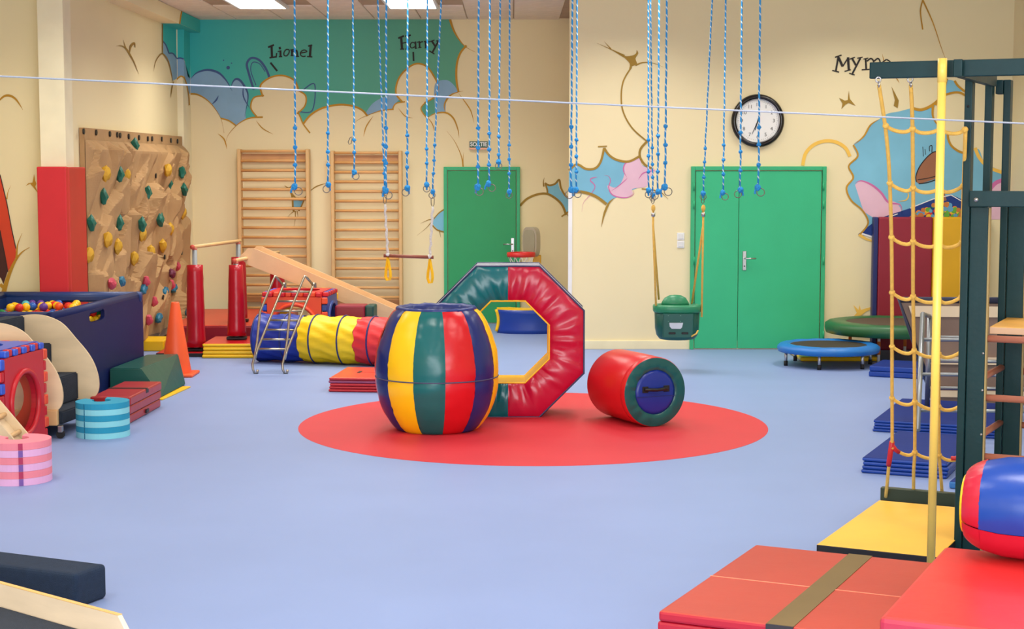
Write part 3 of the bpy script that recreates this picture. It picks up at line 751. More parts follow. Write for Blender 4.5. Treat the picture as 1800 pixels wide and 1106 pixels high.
M_RING = mat('ring_steel', (120, 116, 108), .35, metal=.9)
ROPES = [  # px at y=0, px at the end, end y, distance, knot rows, ring dx, carabiner, label
    (519, 519, 327, 13.4, (225, 259, 290), 4, 'first blue rope from the left, ring in front of the left wall bars'),
    (577, 576.5, 324, 14.5, (234, 267, 290), -2, 'second blue rope from the left, ring hanging between the two wall bars'),
    (620, 623, 302, 15.6, (246, 268), 2, 'third blue rope from the left, shorter, with a snap hook tied in above its ring'),
    (664, 676.5, 331, 16.7, (254, 282, 305), 0, 'slanting blue rope carrying the left end of the trapeze bar'),
    (680, 678.5, 334, 13.4, (225, 258, 287), 3, 'thick blue rope hanging just in front of the trapeze rope'),
    (717.6, 715.5, 330, 14.5, (238, 269, 294), -2, 'blue rope whose ring hangs just above the middle of the trapeze bar'),
    (752, 750, 324, 15.6, (287, 262), 0, 'thin blue rope just left of the rope at the right end of the trapeze'),
    (775.6, 760.5, 336, 16.7, (255, 282, 305), -1, 'slanting blue rope carrying the right end of the trapeze bar'),
    (842.5, 840, 328, 13.4, (225, 260, 293), 2, 'thick blue rope crossing the exit sign'),
    (862, 859.5, 322, 14.5, (235, 263, 290), 4, 'blue rope just right of the exit sign, ring turned to the right'),
    (880, 876.5, 284, 15.6, (204, 240, 272), 0, 'short blue rope ending in a loop above the single green door'),
    (896, 895, 336, 16.7, (255, 280, 305), 0, 'thin blue rope in front of the right side of the single green door'),
    (1007, 1003.5, 333, 13.4, (223, 258, 290), -2, 'thicker of the two blue ropes at the corner of the wall'),
    (1014.4, 1013, 333, 14.8, (246, 275, 302), 2, 'thinner of the two blue ropes at the corner of the wall'),
    (1139, 1140, 334, 15.4, (246, 274, 302), 0, 'blue rope just left of the rope that carries the swing'),
    (1142.5, 1147.5, 341, 16.9, (260, 289, 312), 0, 'thin blue rope carrying the left side of the green swing'),
    (1158.8, 1156, 336, 14.6, (239, 271, 302), -4, 'third blue rope of the cluster over the swing, ring to its left'),
    (1172.5, 1169, 328, 13.5, (222, 255, 286), 4, 'rightmost blue rope of the cluster over the swing'),
    (1252, 1236, 339, 16.9, (261, 285, 312), 0, 'slanting blue rope carrying the right side of the green swing'),
    (1276, 1271, 338, 15.6, (255, 281, 306), 3, 'blue rope hanging between the swing rope and the clock'),
    (1304, 1301, 333, 14.5, (233, 267, 300), -3, 'blue rope crossing the left side of the clock'),
    (1336, 1333, 329, 13.4, (224, 254, 290), 3, 'thick blue rope crossing the middle of the clock')]
for (xa, xb, ye, Y, kn, rdx, lb) in ROPES:
    pe = at(xb, ye, Y); pt = at(xa, 0, Y)
    top = pe + (pt - pe) * ((ZC - pe.z) / (pt.z - pe.z)); top.z = ZC + .004
    if abs(xa - xb) < 6: top.x = pt.x
    t = thing('climbing_rope', lb, 'rope', pe, 0, 'blue ropes hanging from the ceiling')
    n = 16; pts = []
    for i in range(n + 1):
        f = i / n; p = pe + (top - pe) * f
        p.x += .004 * sin(f * 37 + xa) * (1 - f)
        pts.append(p - pe)
    obj('cord', tube(B(), pts, .0078, 8), M_ROPE, t, True)
    for y in kn:
        z = at(xb, y, Y).z; f = (z - pe.z) / (top.z - pe.z); p = (top - pe) * f
        bm = B(); ball(bm, p, .019, 2, (1, 1, .95), .12); obj('knot', bm, M_ROPEK, t)
    bm = B(); ball(bm, (rdx * -.001, 0, -.004), .026, 2, (1, .9, 1.15), .15)
    tube(bm, [(-.004 * rdx, 0, 0), (-.008 * rdx, .004, -.03), (-.009 * rdx, .0, -.055)], .0085, 6)
    obj('end_knot', bm, M_ROPEK, t)
    obj('ring', torus(B(), (.008 * rdx * .8, -.005, -.042), .031, .0038, 'y', 24, 6), M_RING, t, True)
    if 'snap hook' in lb:
        q = at(616, 246, Y) - pe
        obj('snap_hook', tube(B(), [q + Vector((dx, 0, dz)) for dx, dz in ((.016, .03), (-.004, .02), (-.022, -.02), (-.012, -.042), (.006, -.035), (.016, .01))], .004, 6, closed=True), M_RING, t, True)

# trapeze
YT = 16.7
pa, pb_ = at(676.5, 449.5, YT), at(760, 452.5, YT)
t = thing('trapeze', 'brown wooden trapeze bar on white ropes with yellow hand loops', 'trapeze', ((pa.x + pb_.x) / 2, YT, pb_.z)); R = t.location
obj('bar', tube(B(), [pa + Vector((-.012, 0, 0)), pb_ + Vector((.012, 0, 0))], .017, 12), M_MAHOG, t, True, rel=R)
M_WROPE = mat('white_rope', (222, 220, 216), .8, .6, 160, .15, 60)
for (x0, y0, x1, y1) in ((676.5, 336, 681.5, 448), (760.5, 340, 755.5, 451)):
    a, c_ = at(x0, y0, YT), at(x1, y1, YT)
    h = Vector((a.x, YT, a.z - .052)); h2 = h + Vector((0, 0, -.1))
    obj('snap_hook', tube(B(), [h + Vector((dx, 0, dz)) for dx, dz in ((.0, .012), (-.016, -.0), (-.014, -.06), (0, -.088), (.014, -.06), (.016, 0))], .004, 6, closed=True), M_RING, t, True, rel=R)
    n = 12; pts = []
    for i in range(n + 1):
        f = i / n; p = (h + Vector((0, 0, -.08))) * (1 - f) + c_ * f; p.x += .006 * sin(i * 2.3); pts.append(p)
    obj('rope', tube(B(), pts, [.011 + .003 * (i % 2) for i in range(n + 1)], 8), M_WROPE, t, True, rel=R)
    bm = B(); ball(bm, c_, .024, 2, jit=.1); obj('knot', bm, M_WROPE, t, rel=R)
    # yellow webbing loop
    c2 = c_ + Vector((0, 0, -.02)); L = .24 if x0 < 700 else .25
    prof = [(.0, 0), (.012, -.06), (.028, -.15), (.03, -.2), (.018, -L), (-.008, -L - .004), (-.026, -.2), (-.022, -.15), (-.008, -.06)]
    bm = B(); ra, rb = [], []
    for dx, dz in prof:
        ra.append(bm.verts.new(c2 + Vector((dx - .011, -.012, dz)))); rb.append(bm.verts.new(c2 + Vector((dx + .011, .012, dz))))
    for i in range(len(prof)):
        j = (i + 1) % len(prof); bm.faces.new((ra[i], ra[j], rb[j], rb[i]))
    o = obj('hand_loop', bm, mat('yellow_webbing', (250, 196, 20), .6), t, rel=R)
    md = o.modifiers.new('s', 'SOLIDIFY'); md.thickness = .007

# green bucket swing
YS = 16.9; ps_ = at(1189.5, 597, YS)
t = thing('baby_swing', 'green plastic bucket swing on yellow ropes before the double door', 'swing', ps_); R = t.location
M_SG = mat('swing_green', (36, 132, 92), .35, .05, 20); M_SD = mat('swing_dark_green', (8, 84, 74), .35, .05, 20)


def ringpts(hw, hd, z, n=28, ex=2.8, cx=0):
    r = []
    for i in range(n):
        a = 2 * pi * i / n; k = (abs(cos(a) / hw) ** ex + abs(sin(a) / hd) ** ex) ** (-1 / ex)
        r.append(Vector((cx + cos(a) * k, sin(a) * k, z)))
    return r


def loft(bm, rings, cap0=True, cap1=True):
    V = [[bm.verts.new(p) for p in r] for r in rings]
    n = len(V[0])
    for a, b_ in zip(V, V[1:]):
        for i in range(n): bm.faces.new((a[i], a[(i + 1) % n], b_[(i + 1) % n], b_[i]))
    if cap0: bm.faces.new(V[0][::-1])
    if cap1: bm.faces.new(V[-1])
    return bm


bm = loft(B(), [ringpts(.12, .1, 0.0), ringpts(.18, .14, .012), ringpts(.21, .155, .05), ringpts(.225, .16, .12), ringpts(.232, .16, .29), ringpts(.21, .14, .3), ringpts(.19, .12, .1), ringpts(.1, .08, .05)])
obj('seat_shell', bm, M_SD, t, True)
bm = loft(B(), [ringpts(.238, .17, .285), ringpts(.247, .18, .3), ringpts(.249, .182, .345), ringpts(.24, .172, .362), ringpts(.2, .13, .366), ringpts(.19, .12, .34), ringpts(.19, .12, .3)], True, False)
obj('rim', bm, M_SG, t, True)
bm = lathe(B(), [(.0, .115), (.06, .108), (.11, .08), (.14, .03), (.145, 0), (.0, 0)], 28)
bmesh.ops.transform(bm, matrix=Matrix.Translation((-.02, .0, .355)) @ Matrix.Diagonal((1, .55, .95, 1)), verts=bm.verts); obj('backrest', bm, M_SG, t, True)
obj('front_panel', box(B(), -.16, .155, -.178, -.15, .03, .285, .012), M_SD, t)
bm = B(); prism(bm, [(-.095, -.181, .19), (.045, -.181, .19), (.035, -.181, .145), (.02, -.181, .128), (-.07, -.181, .13), (-.09, -.181, .15)], (0, -.006, 0)); obj('plate', bm, mat('pale_plate', (196, 204, 214), .4), t)
for xx in (-.1, .03): obj('slot', box(B(), xx, xx + .07, -.181, -.176, .072, .094, .004, 1), M_BLK, t)
for xx in (-.105, .02):
    for zz in (.262, .205): obj('rivet', tube(B(), [(xx, -.176, zz), (xx, -.181, zz)], .004, 8), mat('rivet', (120, 170, 150), .4), t)
for (xt, yt, ends) in ((1147.5, 345, ((1151.5, 536, -.1), (1159.5, 528, .1))), (1235.5, 345, ((1218, 536, .1), (1231.5, 556, -.1)))):
    a = at(xt, yt, YS)
    obj('snap_hook', tube(B(), [a + Vector((dx, 0, dz)) for dx, dz in ((.0, .012), (-.014, -.0), (-.014, -.06), (0, -.08), (.014, -.06), (.014, 0))], .004, 6, closed=True), M_RING, t, True, rel=R)
    a2 = at(xt + .8, 366, YS)
    bm = B(); ball(bm, a2, .028, 2, (.8, .8, 1.3)); obj('rope_eye', bm, M_YROPE, t, True, rel=R)
    obj('ferrule', tube(B(), [a2 + Vector((0, 0, -.045)), a2 + Vector((0, 0, -.085))], .02, 10), M_STEEL, t, True, rel=R)
    for (xe, ye_, dy) in ends:
        e = at(xe, ye_, YS); e.y += dy
        obj('rope', tube(B(), [a2 + Vector((0, 0, -.03)), a2 + Vector((0, 0, -.18)), e], .011, 8), M_YROPE, t, True, rel=R)
obj('rope_tail', tube(B(), [(.2, -.16, .11), (.18, -.19, .08), (.13, -.19, .05)], .009, 6), M_YROPE, t, True)

# thin grey cable strung across the room
a, c_ = at(0, 133, 7.0), at(1800, 216, 7.0)
dx = (c_ - a) / (c_.x - a.x)
p0 = a + dx * (-5.25 - a.x); p1 = a + dx * (XR - a.x)
t = thing('cable', 'thin grey cable strung across the room above head height', 'cable', (p0 + p1) / 2)
obj('line', tube(B(), [p0, p0 * .5 + p1 * .5 + Vector((0, 0, -.004)), p1], .0037, 6), mat('grey_cable', (150, 158, 174), .5), t, True, rel=t.location)

# ------------------------------------------------------------------ floor mats
def stack(name, label, cat, fl, bl, zt, width, n, mtop, mside=None, bev=.012, depth=None, group=None, z0=0.0, tops=None, side_right=None):
    """folded mat: fl, bl = picture points of its front left and back left top corners (or world points)"""
    A = gnd(fl[0], fl[1], zt) if not isinstance(fl, Vector) else fl
    Q = gnd(bl[0], bl[1], zt) if not isinstance(bl, Vector) else bl
    v = Q - A; v.z = 0; d = depth or v.length; ang = atan2(-v.x, v.y)
    t = thing(name, label, cat, (A.x, A.y, z0), ang, group)
    h = (zt - z0) / n
    for k in range(n):
        mm = (tops or {}).get(k, mtop if k == n - 1 else (mside or mtop))
        jx = .006 * ((k * 7) % 3 - 1)
        o = obj('layer', box(B(), jx if k < n - 1 else 0, width + jx, 0.002 * (k % 2), d, h * k + .001, h * (k + 1) - .0005, min(bev, h * .42), 2), mm, t)
        if k == n - 1 and mside is not None:      # cover: top sheet and side band differ
            o.data.materials.append(mside)
            for p in o.data.polygons:
                if p.normal.z < .5: p.material_index = 1
    return t, d


# front right red folding mat with its olive strip
_a, _q = gnd(1157, 1074, .23), gnd(1328, 957, .23)
_d = (_q - _a).normalized(); _x = Vector((_d.y, -_d.x, 0))
WM = min((gnd(1545, 1085, .42) - _a).dot(_x), (gnd(1660, 960, .42) - _a).dot(_x)) - .012
print('mat width', WM)
t, d = stack('folding_mat', 'large red folding mat with an olive strip, front right on the floor', 'mat', (1157, 1074), (1328, 957), .23, WM, 5, V_MAT, V_MATSIDE)
obj('strip', box(B(), .47, .585, .004, d - .004, .229, .2325, 0), V_OLIVE, t)
obj('strip_front', box(B(), .47, .585, -.0035, .012, .186, .2315, 0), mat('strip_dark', (44, 40, 48), .7), t)
obj('seam', box(B(), .004, WM - .004, d * .485, d * .485 + .006, .2285, .2322, 0), mat('seam_pale', (232, 140, 112), .6), t)
for yy in (d * .46, d * .97): obj('tab', box(B(), WM - .07, WM - .01, yy, yy + .02, .229, .2345, .002, 1), M_BLK, t)

# yellow mat with black sides
t, d = stack('landing_mat', 'yellow landing mat with black sides under the climbing net', 'mat', (1435, 957), (1545, 879), .07, .655, 1, V_YMAT, V_BLACK, .006)
# red block
A = gnd(1545, 1085, .42); Q = gnd(1660, 960, .42)
t, dblk = stack('foam_block', 'big plain red foam block in the front right corner', 'foam block', A, Q, .42, 1.5, 1, V_BLOCK, vinyl('block_side', (186, 44, 72), .4), .02)
blk = t
# inflatable bolster on it
t = thing('bolster', 'blue and red stuffed bolster lying on the red foam block', 'bolster', blk.matrix_basis @ Vector((.1, dblk - .1, .426)), blk.rotation_euler.z)
RB = .215


def bol(a0, a1, x0, x1, nx=14, na=16, seed=0):
    bm = B(); g = []
    for i in range(nx + 1):
        x = x0 + (x1 - x0) * i / nx
        u = min(1, x / .25); r = RB * (.52 + .48 * sqrt(max(0, 1 - (1 - u) ** 2)))
        row = []
        for j in range(na + 1):
            a = a0 + (a1 - a0) * j / na
            pk = .006 * noise.noise(Vector((x * 3, a * 9, seed))) * (1.2 if x < .3 else .4)
            pf = .005 * sin(pi * j / na)
            row.append(bm.verts.new((x, -cos(a) * (r + pk + pf), RB + sin(a) * (r + pk + pf))))
        g.append(row)
    for i in range(nx):
        for j in range(na): bm.faces.new((g[i][j], g[i][j + 1], g[i + 1][j + 1], g[i + 1][j]))
    return bm


AN = [radians(v) for v in (-22, 118, 200, 338)]
V_BOLB = vinyl('bolster_blue', (14, 64, 156), .28, .15); V_BOLR = vinyl('bolster_red', (192, 26, 54), .3, .15)
obj('panel', bol(AN[0], AN[1], .09, 1.3, seed=1), V_BOLB, t, True)
obj('panel', bol(AN[1], AN[2], .09, 1.3, seed=2), V_YEL, t, True)
obj('panel', bol(AN[2], AN[3], .09, 1.3, na=20, seed=3), V_BOLR, t, True)
obj('end_band', bol(radians(-22), radians(338), .012, .092, 8, 72, seed=5), V_BOLR, t, True)
bm = lathe(B(), [(0, 0), (RB * .58, 0), (RB * .6, .012), (RB * .58, .02), (0, .02)], 32, M=Matrix.Translation((0, 0, RB)) @ Matrix.Rotation(pi / 2, 4, 'Y')); obj('end_cap', bm, V_YEL, t)
bm = lathe(B(), [(0, 1.3), (RB, 1.3), (RB, 1.29), (0, 1.29)], 32, M=Matrix.Translation((0, 0, RB)) @ Matrix.Rotation(pi / 2, 4, 'Y')); obj('end_cap', bm, V_YEL, t)

# blue folded mats on the right
stack('folding_mat', 'nearest blue folded mat, beside the climbing net foot', 'mat', (1515, 804), (1578, 757), .11, .58, 4, V_BMAT, V_BMATS)
stack('folding_mat', 'middle blue folded mat, under the steel trestle legs', 'mat', (1535, 738), (1585, 700), .095, 1.0, 4, V_BMAT, V_BMATS)
stack('folding_mat', 'small far blue folded mat against the trampolines', 'mat', (1528, 643), (1551, 632), .11, .9, 2, V_BMAT, V_BMATS)
stack('folding_mat', 'flat pale edged blue mat under the green climbing frame', 'mat', (1668, 846), (1718, 806), .05, 1.1, 1, V_BMAT, mat('pale_blue_edge', (60, 130, 200), .5))
# mat by the barrel
t, d = stack('folding_mat', 'orange red folded mat half hidden behind the striped barrel', 'mat', (578, 664), (610, 645), .135, .75, 5, vinyl('mat_orange', (216, 62, 36), .33), vinyl('mat_cerise', (190, 26, 42), .35), tops={3: vinyl('mat_mauve', (150, 66, 108), .4)})
obj('tab', box(B(), .19, .22, d * .45, d * .6, .134, .139, .002, 1), M_BLK, t)
obj('seam', box(B(), .2, .7, d * .5, d * .5 + .005, .134, .1365, 0), V_MATSIDE, t)
# brick red folded mat on the left
fr, brp = gnd(228, 698, .225), gnd(283, 670.5, .225)
v = brp - fr; v.z = 0; ang = atan2(-v.x, v.y); wq = .33
A = fr + Vector((-cos(ang), -sin(ang), 0)) * wq; Q = A + v
t, d = stack('folding_mat', 'brick red folded mat in front of the dark green wedge', 'mat', A, Q, .225, wq, 3, V_BRICK)
obj('strap', box(B(), .003, wq + .006, d * .5, d * .5 + .045, .2235, .229, 0), M_BLK, t)
for zz in (.19, .02): obj('strap_end', box(B(), wq - .002, wq + .008, d * .48, d * .56, zz, zz + .03, 0), M_BLK, t)
# yellow sheet and dark green wedge
fr, brp = gnd(287, 701, .015), gnd(336, 679, .015)
v = brp - fr; v.z = 0; ang = atan2(-v.x, v.y); W = .5
Lx = Vector((-cos(ang), -sin(ang), 0))
A = fr + Lx * W
stack('floor_mat', 'thin yellow mat lying under the dark green wedge', 'mat', A, A + v, .015, W, 1, V_YEL, bev=.003)
t = thing('foam_wedge', 'dark green foam wedge with sloping sides beside the ball pool', 'foam wedge', (fr.x, fr.y, .016))
p_f, p_b = gnd(284, 698, .02), gnd(326, 676, .02); t_f, t_b = at(247, 648, p_f.y + .02), at(313, 622, p_b.y + .22)
zt = t_f.z; t_b = gnd(313, 622, zt)
dirp = (p_b - p_f); dirt = (t_b - t_f)
bl_, bb_ = p_f + Vector((-.62, .02, 0)), p_b + Vector((-.5, 0.02, 0)); bb_ = Vector((p_b.x - .44, max(p_b.y, t_b.y) - .02, .02))
tl_f = gnd(165, 648, zt); tl_b = Vector((-3.556, min(t_b.y, 15.96), zt))
tl_f.x = max(tl_f.x, -3.645)
bm = B()
vs = [bm.verts.new(q) for q in (Vector((tl_f.x, p_f.y, .017)), Vector((p_f.x, p_f.y, .017)), Vector((p_b.x, p_b.y, .017)), Vector((p_b.x - .08, t_b.y + .02, .017)), Vector((tl_b.x, t_b.y + .02, .017)),
                               Vector((tl_f.x, t_f.y, zt)), t_f, t_b + Vector((.0, -.04, 0)), t_b, tl_b)]
bm.faces.new(vs[0:5][::-1]); bm.faces.new(vs[5:10])
for i in range(5):
    j = (i + 1) % 5; bm.faces.new((vs[i], vs[j], vs[5 + j], vs[5 + i]))
bmesh.ops.bevel(bm, geom=list(bm.edges), offset=.008, segments=2, affect='EDGES')
obj('cover', bm, V_WEDGE, t, rel=t.location)
# traffic cone
t = thing('traffic_cone', 'tall orange traffic cone standing behind the dark green wedge', 'cone', (-3.39, 16.55, 0))
M_CONE = mat('cone_orange', (240, 92, 44), .4, .03)
obj('base', box(B(), -.2, .2, -.2, .2, 0, .03, .012), M_CONE, t)
obj('body', lathe(B(), [(.15, .03), (.148, .05), (.042, .73), (.036, .742), (.028, .742), (.03, .6)], 32), M_CONE, t, True)

# left back mats
stack('floor_mat', 'thin red mat with black sides under the nearest red padded post', 'mat', Vector((-3.94, 18.14, 0)), Vector((-3.94, 19.0, 0)), .045, .52, 1, V_RED, V_BLACK, .006)
t, d = stack('folding_mat', 'yellow folded mat with red top under the second padded post', 'mat', Vector((-3.405, 18.03, 0)), Vector((-3.405, 18.8, 0)), .165, .57, 4, V_RED, V_YEL, .016, tops={3: V_RED})
stack('floor_mat', 'yellow mat standing low behind the orange cone', 'mat', Vector((-4.3, 18.72, 0)), Vector((-4.3, 19.25, 0)), .12, .33, 1, V_YEL)
stack('crash_mat', 'long red crash mat along the floor below the climbing wall', 'crash mat', Vector((-4.05, 19.33, 0)), Vector((-4.05, 21.6, 0)), .24, 1.25, 1, vinyl('crash_top', (196, 62, 40), .4), vinyl('crash_side', (150, 18, 40), .35), .03)  # orange tone of the top is a reflection put into its colour

# ------------------------------------------------------------------ parallel bars with padded posts
t = thing('parallel_bars', 'wooden parallel bars on red padded posts in the back left corner', 'gym bars', (-3.3, 18.5, 0)); R = t.location
V_POST = vinyl('post_red', (176, 14, 36), .28, .2)


def post(px, py_bot, Y, ytop_pad, ybar, zb, r0, r1, tubem=True):
    c0 = at(px, ytop_pad, Y); x = c0.x; ztop = c0.z
    bm = B(); prof = []
    for i in range(13):
        f = i / 12; prof.append((r0 + (r1 - r0) * f + .006 * noise.noise(Vector((f * 9, px, 0))), zb + .05 + (ztop - zb - .05) * f))
    lathe(bm, [(r0 * .7, zb + .045)] + prof + [(.0, ztop + .004)], 24)
    bmesh.ops.translate(bm, verts=bm.verts, vec=(x, Y, 0)); obj('post_pad', bm, V_POST, t, True, rel=R)
    zbar = at(px, ybar, Y).z
    obj('post_tube', tube(B(), [(x, Y, zb), (x, Y, zbar - .02)], .028, 12), M_GREYT, t, True, rel=R)
    bm = B(); box(bm, x - .11, x + .11, Y - .05, Y + .05, zb + .001, zb + .035, .008); obj('foot', bm, M_BLK, t, rel=R)
    return Vector((x, Y, zbar))


a1 = post(342.5, 598, 18.35, 466, 434, .046, .105, .088)
a2 = post(419, 560, 19.75, 452, 424, .241, .1, .085)
b1 = post(414.5, 597, 18.42, 466, 458, .166, .105, .08)
b2 = post(487, 560, 20.2, 455, 444, .241, .1, .085)
for a, c_ in ((a1, a2), (b1, b2)):
    dd = (c_ - a).normalized()
    obj('bar', tube(B(), [a - dd * .07, c_ + dd * .07], .021, 12), M_BEECH, t, True, rel=R)
    for q in (a, c_):
        bm = B(); tube(bm, [q + Vector((0, 0, -.03)), q + Vector((0, 0, -.1))], .02, 10); ball(bm, q + Vector((0, 0, -.028)), .03); obj('bar_joint', bm, mat('joint_red', (190, 96, 78), .5), t, True, rel=R)
    q = a - dd * .075; obj('bar_end', tube(B(), [q, q + dd * .02], .026, 12), mat('bar_end_red', (206, 84, 66), .5), t, True, rel=R)

# wooden slide leaning on the bar
t = thing('slide', 'pale wooden slide sloping down from the bars behind the play cube', 'slide', (-1.9, 19.2, 0)); R = t.location
e0, e1 = at(428, 452, 18.85), at(700, 567, 19.25)
e1b = e0 + (e1 - e0) * ((e0.z - .02) / (e0.z - e1.z))
side = Vector((.03, .42, .0)); upv = Vector((0, 0, 1))
M_SLIDE = mat('slide_wood', (226, 188, 142), .42, .03, 60, .06, 5)
for s_ in (0, 1):
    o_ = side * s_
    bm = B(); prism(bm, [e0 + o_ + Vector((-.05, 0, -.0)), e0 + o_ + Vector((.05, 0, .1)), e0 + o_ + Vector((.12, 0, .1)), e1b + o_ + Vector((.1, 0, .09)), e1b + o_ + Vector((.02, 0, -.015)), e0 + o_ + Vector((.05, 0, -.09))], Vector((0, .025, 0)))
    obj('side_rail', bm, M_SLIDE, t, rel=R)
bm = B(); prism(bm, [e0 + Vector((.03, .026, -.04)), e1b + Vector((.03, .026, .0)), e1b + Vector((.03, .026, .02)), e0 + Vector((.03, .026, -.02))], Vector((.0, .392, 0))); obj('chute', bm, M_SLIDE, t, rel=R)

# ------------------------------------------------------------------ plastic play cubes
def play_cube(name, label, loc, rz, s, cols_, hole, toph=True, group=None):
    """cube of interlocking panels; cols_ = front,right,back,left,top materials; hole=(r, centre height)"""
    t = thing(name, label, 'play cube', loc, rz, group)
    th = .055
    faces = [('front', Matrix.Translation((0, -s / 2 + th / 2, 0)), cols_[0]), ('right', Matrix.Translation((s / 2 - th / 2, 0, 0)) @ Matrix.Rotation(pi / 2, 4, 'Z'), cols_[1]),
             ('back', Matrix.Translation((0, s / 2 - th / 2, 0)), cols_[2]), ('left', Matrix.Translation((-s / 2 + th / 2, 0, 0)) @ Matrix.Rotation(pi / 2, 4, 'Z'), cols_[3])]
    for nm, M, mm in faces:
        w_ = s - 2 * th - .004
        bm = holed(B(), w_, s - .03 - th, 0, hole[1], hole[0], hole[0], th, 2.0, 40)
        bmesh.ops.translate(bm, verts=bm.verts, vec=(0, 0, .03)); bmesh.ops.transform(bm, matrix=M, verts=bm.verts)
        p = obj('panel', bm, mm, t); p['label'] = nm + ' panel with round opening'
        # raised rim
        bm = torus(B(), (0, -th / 2 if nm in ('front',) else (-th / 2 if nm == 'right' else th / 2), hole[1] + .03), hole[0] + .012, .022, 'y', 36, 8)
        if nm == 'right':
            pass
        bmesh.ops.transform(bm, matrix=M, verts=bm.verts); obj('opening_rim', bm, mm, p, True)
    if toph:
        bm = holed(B(), s - 2 * th, s - 2 * th, 0, s / 2 - th, hole[0] * .92, hole[0] * .92, th, 2.0, 40)
        bmesh.ops.transform(bm, matrix=Matrix.Translation((0, -s / 2 + th, s - th / 2)) @ Matrix.Rotation(-pi / 2, 4, 'X'), verts=bm.verts)
        p = obj('panel', bm, cols_[4], t); p['label'] = 'top panel'
    # vertical corner tabs alternate between the meeting panels
    for cx_, cy_, ma, mb in ((1, -1, cols_[0], cols_[1]), (1, 1, cols_[2], cols_[1]), (-1, -1, cols_[0], cols_[3]), (-1, 1, cols_[2], cols_[3])):
        for k in range(8):
            z0 = .03 + (s - .03 - th) * k / 8; z1 = .03 + (s - .03 - th) * (k + 1) / 8
            X0 = cx_ * (s / 2 - th); Y0 = cy_ * (s / 2 - th); e = .008 if k % 2 else 0
            obj('tab', box(B(), min(X0, cx_ * (s / 2 + e)), max(X0, cx_ * (s / 2 + e)), min(Y0, cy_ * (s / 2 + e)), max(Y0, cy_ * (s / 2 + e)), z0 + .004, z1 - .004, .012, 2), ma if k % 2 else mb, t)
    # top edge tabs
    for sd, mm in (('f', cols_[0]), ('b', cols_[2]), ('l', cols_[3]), ('r', cols_[1])):
        for k in range(9):
            a = -s / 2 + th + (s - 2 * th) * k / 9; b_ = a + (s - 2 * th) / 9; mk = cols_[4] if k % 2 == 0 else mm
            e = .012 if k % 2 == 0 else 0.0
            if sd in 'fb':
                y0, y1 = ((-s / 2 - e, -s / 2 + th) if sd == 'f' else (s / 2 - th, s / 2 + e))
                obj('tab', box(B(), a + .004, b_ - .004, y0, y1, s - th + .002, s - (0 if k % 2 else .004), .012, 2), mk, t)
            else:
                x0, x1 = ((-s / 2 - e, -s / 2 + th) if sd == 'l' else (s / 2 - th, s / 2 + e))
                obj('tab', box(B(), x0, x1, a + .004, b_ - .004, s - th + .002, s - (0 if k % 2 else .004), .012, 2), mk, t)
    return t


PL_RED = mat('plastic_red', (200, 26, 40), .35, .03); PL_ORED = mat('plastic_orange_red', (230, 78, 44), .38, .03); PL_BLUE = mat('plastic_blue', (40, 84, 200), .35, .03); PL_DBLUE = mat('plastic_dark_blue', (34, 66, 146), .4, .03); PL_YEL = mat('plastic_yellow', (246, 190, 30), .38, .03)
play_cube('play_cube', 'red plastic play cube with blue top and round opening at the left edge', (-3.985, 12.15, .0), radians(-8), .78, (PL_BLUE, PL_RED, PL_ORED, PL_BLUE, PL_BLUE), (.225, .33))
play_cube('play_cube', 'orange and blue plastic play cube standing behind the metal ladder', (-2.38, 18.5, 0), radians(-4), .72, (PL_ORED, PL_DBLUE, PL_YEL, PL_BLUE, PL_RED), (.24, .3))

# burgundy and green soft block behind the tunnel
t = thing('foam_block', 'small burgundy foam block with one dark green end', 'foam block', (-1.74, 18.55, 0), radians(-3))
obj('cover', box(B(), -.24, .1, -.14, .16, 0, .55, .02), V_BURG, t)
obj('end_cover', box(B(), .1, .2, -.14, .16, 0, .55, .02), vinyl('block_green', (22, 70, 66), .4), t)

# metal ladder
t = thing('hook_ladder', 'tubular metal hook ladder leaning by the blue end of the tunnel', 'ladder', (-2.45, 16.65, 0)); R = t.location


def lad(px, py, f):   # f 0 at floor, 1 at the top
    return at(px, py, 16.66 + .45 * f)


for dx in (0, 52.5):
    pts = [lad(453 + dx, 650, 0), lad(452 + dx, 657, 0), lad(448 + dx, 657, 0), lad(444.5 + dx, 650, 0), lad(444 + dx, 640, .02), lad(448 + dx, 625, .08), lad(452 + dx, 600, .2), lad(457 + dx, 548, .45), lad(462 + dx, 536, .5), lad(481 + dx, 490, .8), lad(483.5 + dx, 485.5, .82), lad(487 + dx, 488, .85), lad(497.5 + dx, 501, 1)]
    obj('hand_rail', tube(B(), pts, .0125, 10), M_BRASS, t, True, rel=R)
    pts = [lad(448 + dx, 632, .05), lad(452 + dx, 616, .1), lad(497 + dx, 504, 1), lad(499 + dx, 498, 1.04), lad(501.5 + dx, 498, 1.08), lad(502 + dx, 506, 1.08)]
    obj('side_rail', tube(B(), pts, .0125, 10), M_BRASS, t, True, rel=R)
for k in range(7):
    f = k / 6; py_ = 613.5 + (512.5 - 613.5) * f; px_ = 453.5 + (494 - 453.5) * f; g_ = .13 + (.93 - .13) * f
    obj('rung', tube(B(), [lad(px_, py_, g_), lad(px_ + 50, py_ + .6, g_)], .0115, 10), M_BRASS, t, True, rel=R)

# crawl tunnel
t = thing('crawl_tunnel', 'blue, yellow and red crawl tunnel with dark hoops', 'tunnel', (-2.0, 17.5, 0)); R = t.location
A, Q = Vector((-2.715, 17.78, .262)), Vector((-1.12, 17.3, .258)); ax = (Q - A); L = ax.length; ax.normalize(); sd = Vector((ax.y, -ax.x, 0))
hoops = [.0, .33, .66, .985, 1.32, L]


